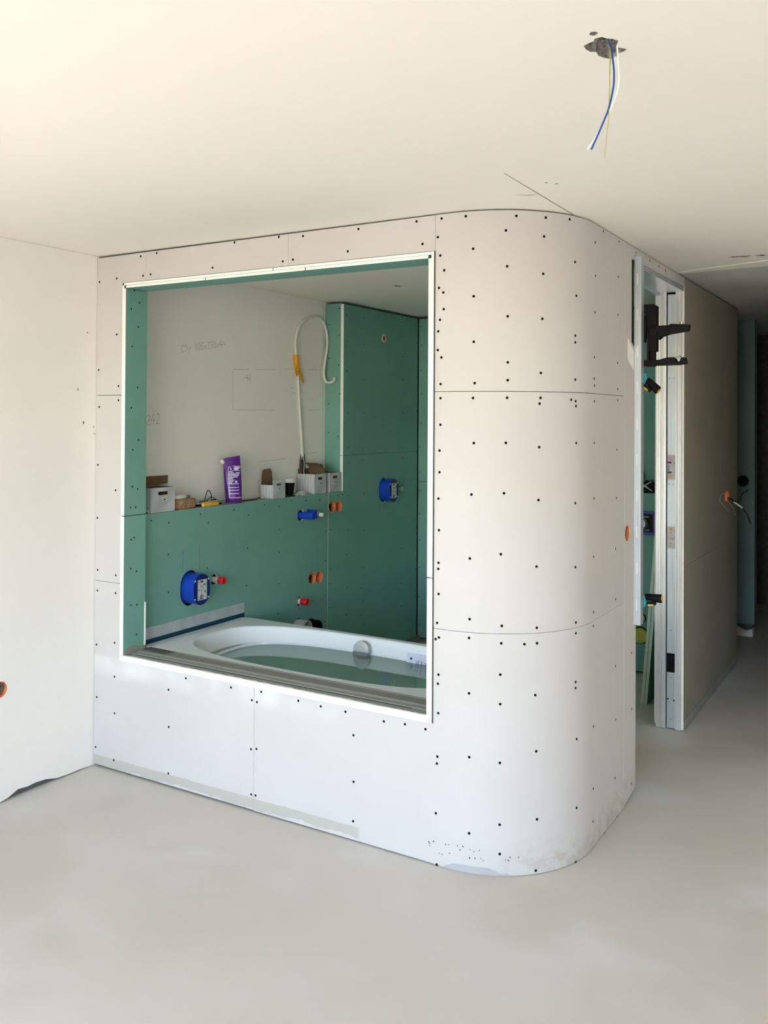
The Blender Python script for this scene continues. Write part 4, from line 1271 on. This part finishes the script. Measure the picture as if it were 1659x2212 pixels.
for z, y0, y1 in ((.028, -.030, .040), (.052, -.028, .026), (.071, -.034, .026), (.086, -.034, .025), (.107, -.034, .024)):
    pquad(y0, z, y1, z + .0045)
pquad(-.031, .030, -.028, .110)
for i in range(9):
    pquad(-.036 + (i % 3) * .003, .112 + i * .008, -.012 + (i * 7 % 5) * .003, .117 + i * .008)
pquad(.004, .115, .016, .127)
for i, (y0, y1) in enumerate(((-.008, .020), (-.010, .026), (-.006, .030), (.010, .032))):
    pquad(y0, .146 + i * .008, y1, .151 + i * .008)
pquad(-.010, .184, .036, .187)
pquad(-.008, .207, .038, .211)
pquad(-.034, .118, -.031, .205)
pquad(-.034, .203, -.020, .206)
pquad(-.022, .186, -.016, .201)
for i in range(7):
    a = -1 + 2 * (i + .5) / 7
    hw = .013 * math.sqrt(1 - a * a) + .002
    pquad(.012 - hw, .1965 + a * .0085 - .0012, .012 + hw + (.010 if a > .1 else 0), .1965 + a * .0085 + .0013)
tag(pr.build('print', 'lilac', fbg, recalc=False, xf=pc), kind='stuff')

# paper parcel with a white pack
pa = thing('paper_parcel', 'crumpled brown paper parcel beside the largest carton', 'parcel', (-3.42, 3.58, ZL))
rnd = random.Random(3)
rings = []
for i, (sc, z) in enumerate(((.86, 0), (1.0, .010), (1.02, .030), (.97, .048), (.80, .055))):
    ring = []
    for p in sellipse(0, 0, .052 * sc, .086 * sc, 3.4, z, 24):
        j = .004 * (0 < i)
        ring.append(p + Vector((rnd.uniform(-j, j), rnd.uniform(-j, j), rnd.uniform(-j, j) * (i > 0))))
    rings.append(ring)
MB().loft(rings, 0, True, True, False).build('paper_bag', 'card_light', pa, xf=Matrix.Translation((-3.412, 3.582, ZL)))
MB().tube([(-3.3575, 3.565, ZL + .002), (-3.356, 3.566, ZL + .03), (-3.375, 3.567, ZL + .053), (-3.44, 3.57, ZL + .056)], .0022, 6).build('string', 'card', pa)
wpk = thing('wipes_pack', 'white and blue soft pack lying on the brown parcel', 'pack', (-3.41, 3.56, ZL + .056))
wm = Matrix.Translation((-3.405, 3.555, ZL + .057)) @ Matrix.Rotation(.15, 4, 'Z')
MB().loft([sellipse(0, 0, .034 * s_, .048 * s_, 4, z, 20) for s_, z in ((.9, 0), (1, .005), (1, .012), (.85, .019))]).build('pack', 'white_plastic', wpk, xf=wm)
MB().loft([sellipse(-.005, .062, .030 * s_, .034 * s_, 4, z, 16) for s_, z in ((.9, .0005), (1, .006), (.9, .013))]).build('blue_end', 'panel_blue', wpk, xf=wm)

# filling knife, metal float, cable loop
kf = thing('filling_knife', 'filling knife with yellow handle lying on the ledge edge', 'knife', (-3.362, 3.80, ZL))
MB().loft([[Vector((-3.357 + (u * .5 + .0) * .0, y, ZL + .014)) + Vector((math.cos(a) * rx, 0, math.sin(a) * rz)) for a in [2 * PI * q / 14 for q in range(14)]]
           for u, y, rx, rz in ((0, 3.690, .004, .005), (0, 3.695, .010, .011), (0, 3.72, .0115, .0125), (0, 3.77, .010, .0112), (0, 3.81, .0105, .0118), (0, 3.822, .006, .007))]).build('handle', 'yellow', kf)
MB().cyl((-3.358, 3.820, ZL + .013), (-3.360, 3.850, ZL + .010), .006, .004, 10).build('ferrule', 'black', kf)
MB().plate([(-3.366, 3.848), (-3.354, 3.848), (-3.350, 4.045), (-3.384, 4.045)], .0012, lambda x, y, w: Vector((x, y, ZL + .0095 - (y - 3.848) * .03 + w))).build('blade', 'steel_dull', kf)
fl = thing('plastering_float', 'grey flat float lying behind the yellow handled knife', 'float', (-3.43, 3.86, ZL))
MB().plate(rrect(-3.488, -3.392, 3.70, 3.93, .008), .004, lambda x, y, w: Vector((x, y, ZL + .016 + w + (y - 3.7) * .03))).build('plate', 'steel_dull', fl)
MB().plate(rrect(-3.482, -3.398, 3.705, 3.925, .006), .002, lambda x, y, w: Vector((x, y, ZL + .0185 + w + (y - 3.7) * .03)), [rrect(-3.470, -3.410, 3.72, 3.91, .006)]).build('rim', 'grey_pipe', fl)
MB().box(-3.46, -3.42, 3.72, 3.90, ZL, ZL + .011).build('grip', 'black', fl)
cl = thing('cable_loop', 'black cable loop standing on the grey float', 'cable', (-3.43, 3.82, ZL + .02))
MB().tube(bez([(-3.42, 3.74, ZL + .022), (-3.425, 3.785, ZL + .024), (-3.43, 3.800, ZL + .052), (-3.432, 3.822, ZL + .082), (-3.434, 3.848, ZL + .060), (-3.436, 3.856, ZL + .028), (-3.428, 3.89, ZL + .026)], 6), .0022, 7).build('cable', 'black', cl)
MB().tube(bez([(-3.415, 3.79, ZL + .023), (-3.417, 3.815, ZL + .040), (-3.419, 3.845, ZL + .042), (-3.42, 3.875, ZL + .025)], 6), .002, 7).build('cable', 'black', cl)

cu = thing('coffee_cup', 'black paper cup with white lid behind the small carton', 'cup', (-3.43, 4.57, ZL))
MB().lathe([(0, 0), (.026, 0), (.036, .085), (.0345, .087), (.025, .004), (0, .004)], (-3.430, 4.570, ZL), (0, 0, 1), 28).build('cup_body', 'black', cu)
MB().lathe([(.0365, .082), (.0385, .084), (.0385, .090), (.036, .093), (.034, .103), (.032, .105), (.030, .101), (0, .101)], (-3.430, 4.570, ZL), (0, 0, 1), 28).build('cup_lid', 'white_plastic', cu)
lc = thing('ledge_cable', 'thin black cable running along the ledge behind the cup', 'cable', (-3.40, 4.5, ZL))
MB().tube(bez([(-3.41, 4.09, ZL + .0035), (-3.40, 4.2, ZL + .0035), (-3.45, 4.28, ZL + .003), (-3.46, 4.40, ZL + .003), (-3.375, 4.47, ZL + .003), (-3.368, 4.55, ZL + .003), (-3.385, 4.62, ZL + .003), (-3.46, 4.70, ZL + .003)], 6), .0028, 7).build('cable', 'black', lc)
fb = thing('plastic_film', 'crumpled clear plastic film in front of the carton with flaps', 'film', (-3.40, 4.64, ZL))
rnd = random.Random(8)
gx, gy = 7, 9
vs = [(-3.45 + .095 * i / (gx - 1), 4.545 + .17 * j / (gy - 1), ZL + .002 + (rnd.random() * .022 if 0 < i < gx - 1 and 0 < j < gy - 1 else .0)) for i in range(gx) for j in range(gy)]
MB().add(vs, [(i * gy + j, (i + 1) * gy + j, (i + 1) * gy + j + 1, i * gy + j + 1) for i in range(gx - 1) for j in range(gy - 1)]).build('film', 'clear', fb, recalc=False)
fb2 = thing('plastic_film', 'crumpled clear plastic film left of the largest carton', 'film', (-3.43, 3.26, ZL))
vs = [(-3.47 + .12 * i / (gx - 1), 3.235 + .065 * j / (gy - 1), ZL + .002 + (rnd.random() * .05 if 0 < i < gx - 1 and 0 < j < gy - 1 else .0)) for i in range(gx) for j in range(gy)]
MB().add(vs, [(i * gy + j, (i + 1) * gy + j, (i + 1) * gy + j + 1, i * gy + j + 1) for i in range(gx - 1) for j in range(gy - 1)]).build('film', 'clear', fb2, recalc=False)

# white cable looped on the bare wall
wc = thing('wall_cable', 'white cable looping up the bare wall, wrapped with orange tape', 'cable', (-3.48, 4.75, 1.46))
cpts = [(-3.482, 4.786, 1.44), (-3.484, 4.782, 1.475), (-3.484, 4.769, 1.597), (-3.484, 4.747, 1.778), (-3.482, 4.730, 1.928), (-3.478, 4.706, 2.077), (-3.480, 4.692, 2.196), (-3.482, 4.738, 2.305), (-3.485, 4.843, 2.372),
        (-3.485, 4.949, 2.386), (-3.480, 5.026, 2.331), (-3.470, 5.042, 2.224), (-3.470, 5.020, 2.111), (-3.470, 5.000, 2.016), (-3.462, 5.012, 1.958), (-3.440, 5.036, 1.950), (-3.415, 5.040, 1.962), (-3.405, 5.036, 1.985)]
MB().tube(bez(cpts, 8), .0088, 10).build('cable', 'cable_white', wc)
tp = MB()
tp.tube(bez([(-3.478, 4.694, 2.115), (-3.476, 4.702, 2.07), (-3.477, 4.716, 2.015)], 5), .0170, 10)
tp.plate([(4.680, 2.055), (4.705, 2.06), (4.725, 2.01), (4.700, 1.985)], .003, fr_x(-3.462))
tp.plate([(4.712, 2.02), (4.750, 1.995), (4.764, 1.93), (4.730, 1.955)], .003, fr_x(-3.462))
tp.plate([(4.672, 2.03), (4.700, 2.05), (4.716, 2.0), (4.69, 1.975)], .003, fr_x(-3.466))
tp.build('tape', 'tape_yellow', wc)
sh = MB()
for k in range(3):
    sh.tube(bez([(-3.482, 4.785 + .006 * k, 1.475), (-3.478, 4.776 + .012 * k, 1.44), (-3.476, 4.782 + .008 * k, 1.41), (-3.476, 4.776 + .012 * k, 1.375), (-3.478, 4.782 + .01 * k, 1.34)], 5), .0035, 6, k % 2)
tag(sh.build('stripped_cores', ['black_soft', 'cable_white'], wc), kind='stuff')

# ------------------------------------------------------------------ ceiling outlet wires
cw = thing('ceiling_wires', 'blue, white and green-yellow wires hanging from the broken ceiling hole', 'wires', (-.57, 1.88, 2.5))
W = lambda l: [(x, 1.880 + .004 * math.sin(z * 9), z) for x, z in l]
MB().tube(bez(W([(-.577, 2.535), (-.572, 2.508), (-.569, 2.495), (-.564, 2.459), (-.563, 2.434), (-.565, 2.410), (-.574, 2.372), (-.586, 2.343), (-.613, 2.287)]), 6), .0021, 8).build('blue_wire', 'wire_blue', cw)
MB().tube(bez(W([(-.572, 2.53), (-.570, 2.485), (-.572, 2.451), (-.573, 2.402), (-.576, 2.343), (-.584, 2.267)]), 6), [.0019 - .0011 * i / 30 for i in range(31)], 8).build('earth_wire', 'wire_earth', cw)
MB().tube(bez([(x, 1.886, z) for x, z in [(-.560, 2.53), (-.558, 2.495), (-.555, 2.448), (-.554, 2.428), (-.559, 2.399), (-.579, 2.353), (-.588, 2.340), (-.604, 2.313), (-.622, 2.290)]], 6), .0018, 8).build('white_wire', 'wire_white', cw)

# ------------------------------------------------------------------ steel profile clamped to the wall end, and its clamps
pf_ = thing('steel_profile', 'slotted galvanised U profile clamped upright to the ivory wall end', 'profile', (-1.116, 4.125, .775))
PX0, PX1, PY0, PY1, PZ0, PZ1 = X1 + .0006, -1.100, 4.104, 4.150, .778, 2.452
slots = [(PX0 + .0135, z) for z in [2.35 - .1645 * i for i in range(10)]]
MB().plate([(PX0, PZ0), (PX1, PZ0), (PX1, PZ1), (PX0, PZ1)], .0012, fr_y(PY0), [rrect(x - .0028, x + .0028, z - .026, z + .026, .0027, 3) for x, z in slots]).build('web', 'steel', pf_)
MB().box(PX1 - .0012, PX1, PY0 + .0012, PY1, PZ0, PZ1).build('flange', 'steel', pf_)
MB().box(PX0, PX0 + .0012, PY0 + .0012, PY1 - .004, PZ0, PZ1).build('flange', 'steel', pf_)
fo = MB()
for x, z in slots:
    fo.box(x - .004, x + .004, PY0 + .0014, PY0 + .002, z - .028, z + .028)  # white plates set behind the slots
tag(fo.build('slot_inlay', 'alu_white', pf_), kind='stuff')

CYC = 4.17


def ext(poly, y0, y1):
    return MB().plate(poly, y1 - y0, lambda x, z, w: Vector((x, y0 - w, z)))


bc = thing('bar_clamp', 'black bar clamp with two level arms on the steel profile, near its top', 'clamp', (-1.06, CYC, 2.1))
ext([(-1.088, 1.952), (-1.078, 1.952), (-1.078, 2.22), (-1.088, 2.22)], 4.155, 4.185).build('bar', 'black_soft', bc)
ext([(-1.072, 1.952), (-1.052, 1.952), (-1.052, 2.22), (-1.072, 2.22)], 4.158, 4.182).build('bar', 'black', bc)
ext([(-1.128, 2.205), (-1.125, 2.236), (-1.06, 2.238), (-1.043, 2.228), (-1.043, 2.02), (-1.075, 2.02), (-1.092, 2.19)], 4.150, 4.190).build('head', 'black', bc, bevel=.003)
ext([(-1.115, 2.19), (-1.094, 2.19), (-1.092, 2.12), (-1.098, 2.062), (-1.112, 2.068), (-1.118, 2.11)], 4.160, 4.185).build('trigger', 'black_soft', bc, bevel=.003)
ext([(-1.078, 2.135), (-.985, 2.138), (-.985, 2.143), (-.90, 2.137), (-.905, 2.108), (-.985, 2.098), (-1.02, 2.088), (-1.035, 2.075), (-1.065, 2.078), (-1.078, 2.092)], 4.148, 4.192).build('upper_arm', 'black', bc, bevel=.004)
MB().cyl((-1.055, 4.147, 2.107), (-1.055, 4.140, 2.107), .018, .016, 18).build('pivot', 'black_soft', bc)
MB().cyl((-.937, CYC, 2.138), (-.937, CYC, 2.152), .0085, .0085, 14).build('bolt', 'brass', bc)
ext([(-1.125, 1.982), (-1.03, 1.982), (-.997, 1.992), (-.965, 1.990), (-.955, 1.972), (-.94, 1.972), (-.935, 1.990), (-.918, 1.990), (-.912, 1.962), (-.945, 1.957), (-1.125, 1.955)], 4.148, 4.192).build('lower_arm', 'black', bc, bevel=.003)
ext([(-.988, 1.9925), (-.940, 1.9925), (-.945, 2.0), (-.985, 2.0)], 4.155, 4.186).build('jaw_pad', 'steel_dull', bc)


def grip_clamp(x, z, label, tilt):
    t = thing('grip_clamp', label, 'clamp', (x, CYC, z), 'teal grip clamps on the steel profile')
    Xf = Matrix.Translation((x, CYC, z)) @ Matrix.Rotation(tilt, 4, 'Y')
    j = MB().plate([(-.012, -.03), (.012, -.036), (.020, -.01), (.014, .020), (-.004, .034), (-.016, .026), (-.006, .0)], .034, lambda u, v, w: Vector((u, .017 + w, v)))
    j.build('jaw', 'teal', t, bevel=.003, xf=Xf)
    ho = MB().loft([[Vector((u, .001 + math.cos(a) * ry, dz + math.sin(a) * rz)) for a in [2 * PI * q / 14 for q in range(14)]]
               for u, ry, rz, dz in ((.012, .010, .010, .012), (.018, .014, .015, .010), (.05, .015, .0175, .006), (.082, .016, .020, .002), (.088, .013, .017, .002))]).build('handle', 'black', t, xf=Xf)
    lo = MB().loft([[Vector((u, .004 + math.cos(a) * ry, dz + math.sin(a) * rz)) for a in [2 * PI * q / 12 for q in range(12)]]
               for u, ry, rz, dz in ((.012, .007, .007, -.018), (.05, .010, .009, -.020), (.058, .008, .007, -.020))]).build('lever', 'black_soft', t, xf=Xf)
    MB().cyl((.0882, .001, .002), (.0905, .001, .002), .0135, .012, 16).build('handle_cap', 'yellow', ho, xf=Xf)
    MB().box(.022, .048, -.008, .016, -.030, -.022).build('lever_cap', 'yellow', lo, xf=Xf, bevel=.002)


grip_clamp(-1.108, 1.893, 'teal and black grip clamp on the profile below the bar clamp', math.radians(38))
grip_clamp(-1.108, .885, 'teal and black grip clamp at the foot of the steel profile', math.radians(-6))

# ------------------------------------------------------------------ seen through the door
for k, lab in enumerate(('nearer of the two green board strips leaning behind the door frame', 'farther of the two green board strips leaning behind the door frame')):
    t = thing('board_strip', lab, 'board', (-1.455 + .021 * k, 5.47, 0), 'leaning board strips')
    xb, xt = -1.4640 + .0205 * k, -1.3990 + .0205 * k
    y0, y1 = 5.47, 6.02
    ZT = 1.20
    vs = [(xb, y0, .0), (xb + .018, y0, .0), (xb + .018, y1, .0), (xb, y1, .0)]
    tx = .095
    vs += [(xb + tx, y0, ZT), (xb + tx + .018, y0, ZT), (xb + tx + .018, y1, ZT), (xb + tx, y1, ZT)]
    MB().add(vs, [(0, 3, 2, 1), (4, 5, 6, 7), (0, 1, 5, 4), (1, 2, 6, 5), (2, 3, 7, 6), (3, 0, 4, 7)], [1, 1, 1, 0, 1, 0]).build('board', ['green', 'board_edge'], t)

ci = thing('cistern_hatch', 'blue framed black hatch box on the green wall seen through the door', 'hatch', (WB[0], YR, WB[1]))
bx0, bx1, bz0, bz1 = WB[0] - .13, WB[0] + .068, WB[1] - .082, WB[1] + .074
MB().plate(rrect(bx0, bx1, bz0, bz1, .006), .034, fr_y(YR - .034), [rrect(bx0 + .02, bx1 - .02, bz0 + .02, bz1 - .016, .004)]).build('frame', 'blue_mid', ci, bevel=.002)
cvo = MB().box(bx0 + .02, bx1 - .02, YR - .012, YR - .004, bz0 + .02, bz1 - .016).build('cover', 'black', ci)
MB().box(WB[0] - .03, WB[0] + .012, YR - .0128, YR - .012, bz1 - .042, bz1 - .036).build('cover_print', 'grey_pipe', cvo)
MB().box(WB[0] - .012, WB[0] + .018, YR - .0128, YR - .012, bz0 + .024, bz0 + .034).build('cover_sticker', 'panel_blue', cvo)
MB().cyl((WB[0] - .024, YR - .09, WB[1] - .005), (WB[0] - .030, YR - .012, WB[1] - .010), .034, .040, 22).build('sleeve', 'white_plastic', ci)

for c, r, lab in ((WD, .050, 'large lime green pipe cap near the floor seen through the door'), (WP, .031, 'small lime green pipe cap above the large one')):
    t = thing('drain_plug', lab, 'drain plug', (c[0], YR, c[1]), 'lime drain plugs')
    MB().lathe([(0, .012), (r * .78, .012), (r * .82, .018), (r, .018), (r, -.02), (r * .9, -.02)], (c[0], YR, c[1]), (0, -1, 0), 28).build('cap', 'lime', t)
    MB().lathe([(r * 1.04, .004), (r * 1.12, .004), (r * 1.12, -.03), (r * 1.04, -.03), (r * 1.04, .004)], (c[0], YR, c[1]), (0, -1, 0), 28).build('seal', 'black', t)

ZR2 = 1.2170
rb = thing('red_carton', 'red and black carton on the rear ledge seen through the door', 'box', (-1.69, 6.18, ZR2))
MB().box(-1.78, -1.655, 6.135, 6.225, ZR2, ZR2 + .140, 0, {'+x': 1, '+z': 1}).build('carton_body', ['red', 'black'], rb, bevel=.001)
MB().box(-1.72, -1.66, 6.1342, 6.135, ZR2 + .03, ZR2 + .075).build('carton_print', 'steel_dull', rb)
tl = thing('strap_bundle', 'dark bundle with two crossing silver bands on the rear ledge', 'bundle', (-1.60, 6.18, ZR2))
rings = []
for sc, z in ((.55, 0), (.9, .012), (1.0, .035), (.85, .06), (.4, .078)):
    rings.append([p + Vector((0, 0, .003 * math.sin(7 * i))) for i, p in enumerate(sellipse(-1.598, 6.176, .050 * sc, .038 * sc, 2.2, ZR2 + z, 22))])
rings[0] = [Vector((p.x, p.y, ZR2)) for p in rings[0]]
MB().loft(rings).build('bundle', 'black_soft', tl)
MB().tube(bez([(-1.645, 6.150, ZR2 + .02), (-1.615, 6.134, ZR2 + .050), (-1.575, 6.140, ZR2 + .076)], 5), .0045, 8).build('band', 'steel', tl)
MB().tube(bez([(-1.645, 6.148, ZR2 + .066), (-1.615, 6.133, ZR2 + .045), (-1.57, 6.142, ZR2 + .012)], 5), .004, 8).build('band', 'steel', tl)

# ------------------------------------------------------------------ corridor socket with loose wires
cs = thing('socket_box', 'orange socket box with loose wires on the dark corridor wall', 'socket box', (X1, *OBOX))
cup(MB(), (X1 + .016, *OBOX), (1, 0, 0), .0345, .06, 0, 0).build('cup', 'orange', cs)
MB().lathe([(.035, .006), (.041, .006), (.041, .002), (.035, .002), (.035, .006)], (X1, *OBOX), (1, 0, 0), 22).build('collar', 'orange', cs)
MB().tube(bez([(X1 - .02, 6.335, 1.20), (X1 + .03, 6.335, 1.19), (X1 + .055, 6.33, 1.172), (X1 + .085, 6.33, 1.175), (X1 + .105, 6.33, 1.225), (X1 + .14, 6.33, 1.25)], 6), .0035, 7).build('black_wire', 'black_soft', cs)
MB().tube(bez([(X1 - .02, 6.33, 1.198), (X1 + .03, 6.33, 1.185), (X1 + .052, 6.33, 1.165)], 6), .004, 7).build('wire_sheath', 'black_soft', cs)
MB().tube(bez([(X1 + .05, 6.33, 1.167), (X1 + .078, 6.33, 1.150), (X1 + .104, 6.33, 1.130)], 6), .0055, 8).build('white_sheath', 'wire_pale', cs)
MB().tube(bez([(X1 + .104, 6.33, 1.130), (X1 + .135, 6.33, 1.09), (X1 + .155, 6.33, 1.03)], 6), .0042, 8).build('black_tail', 'black_soft', cs)
MB().tube(bez([(X1 + .002, 6.315, 1.205), (X1 + .006, 6.18, 1.235), (X1 + .006, 6.085, 1.194), (X1 + .010, 6.22, 1.145), (X1 + .012, 6.36, 1.098)], 6), .0018, 7).build('white_wire', 'wire_pale', cs)
MB().tube(bez([(X1 + .004, 6.33, 1.18), (X1 + .012, 6.40, 1.15), (X1 + .016, 6.50, 1.11), (X1 + .016, 6.58, 1.055)], 6), .0020, 7).build('white_wire', 'wire_pale', cs)
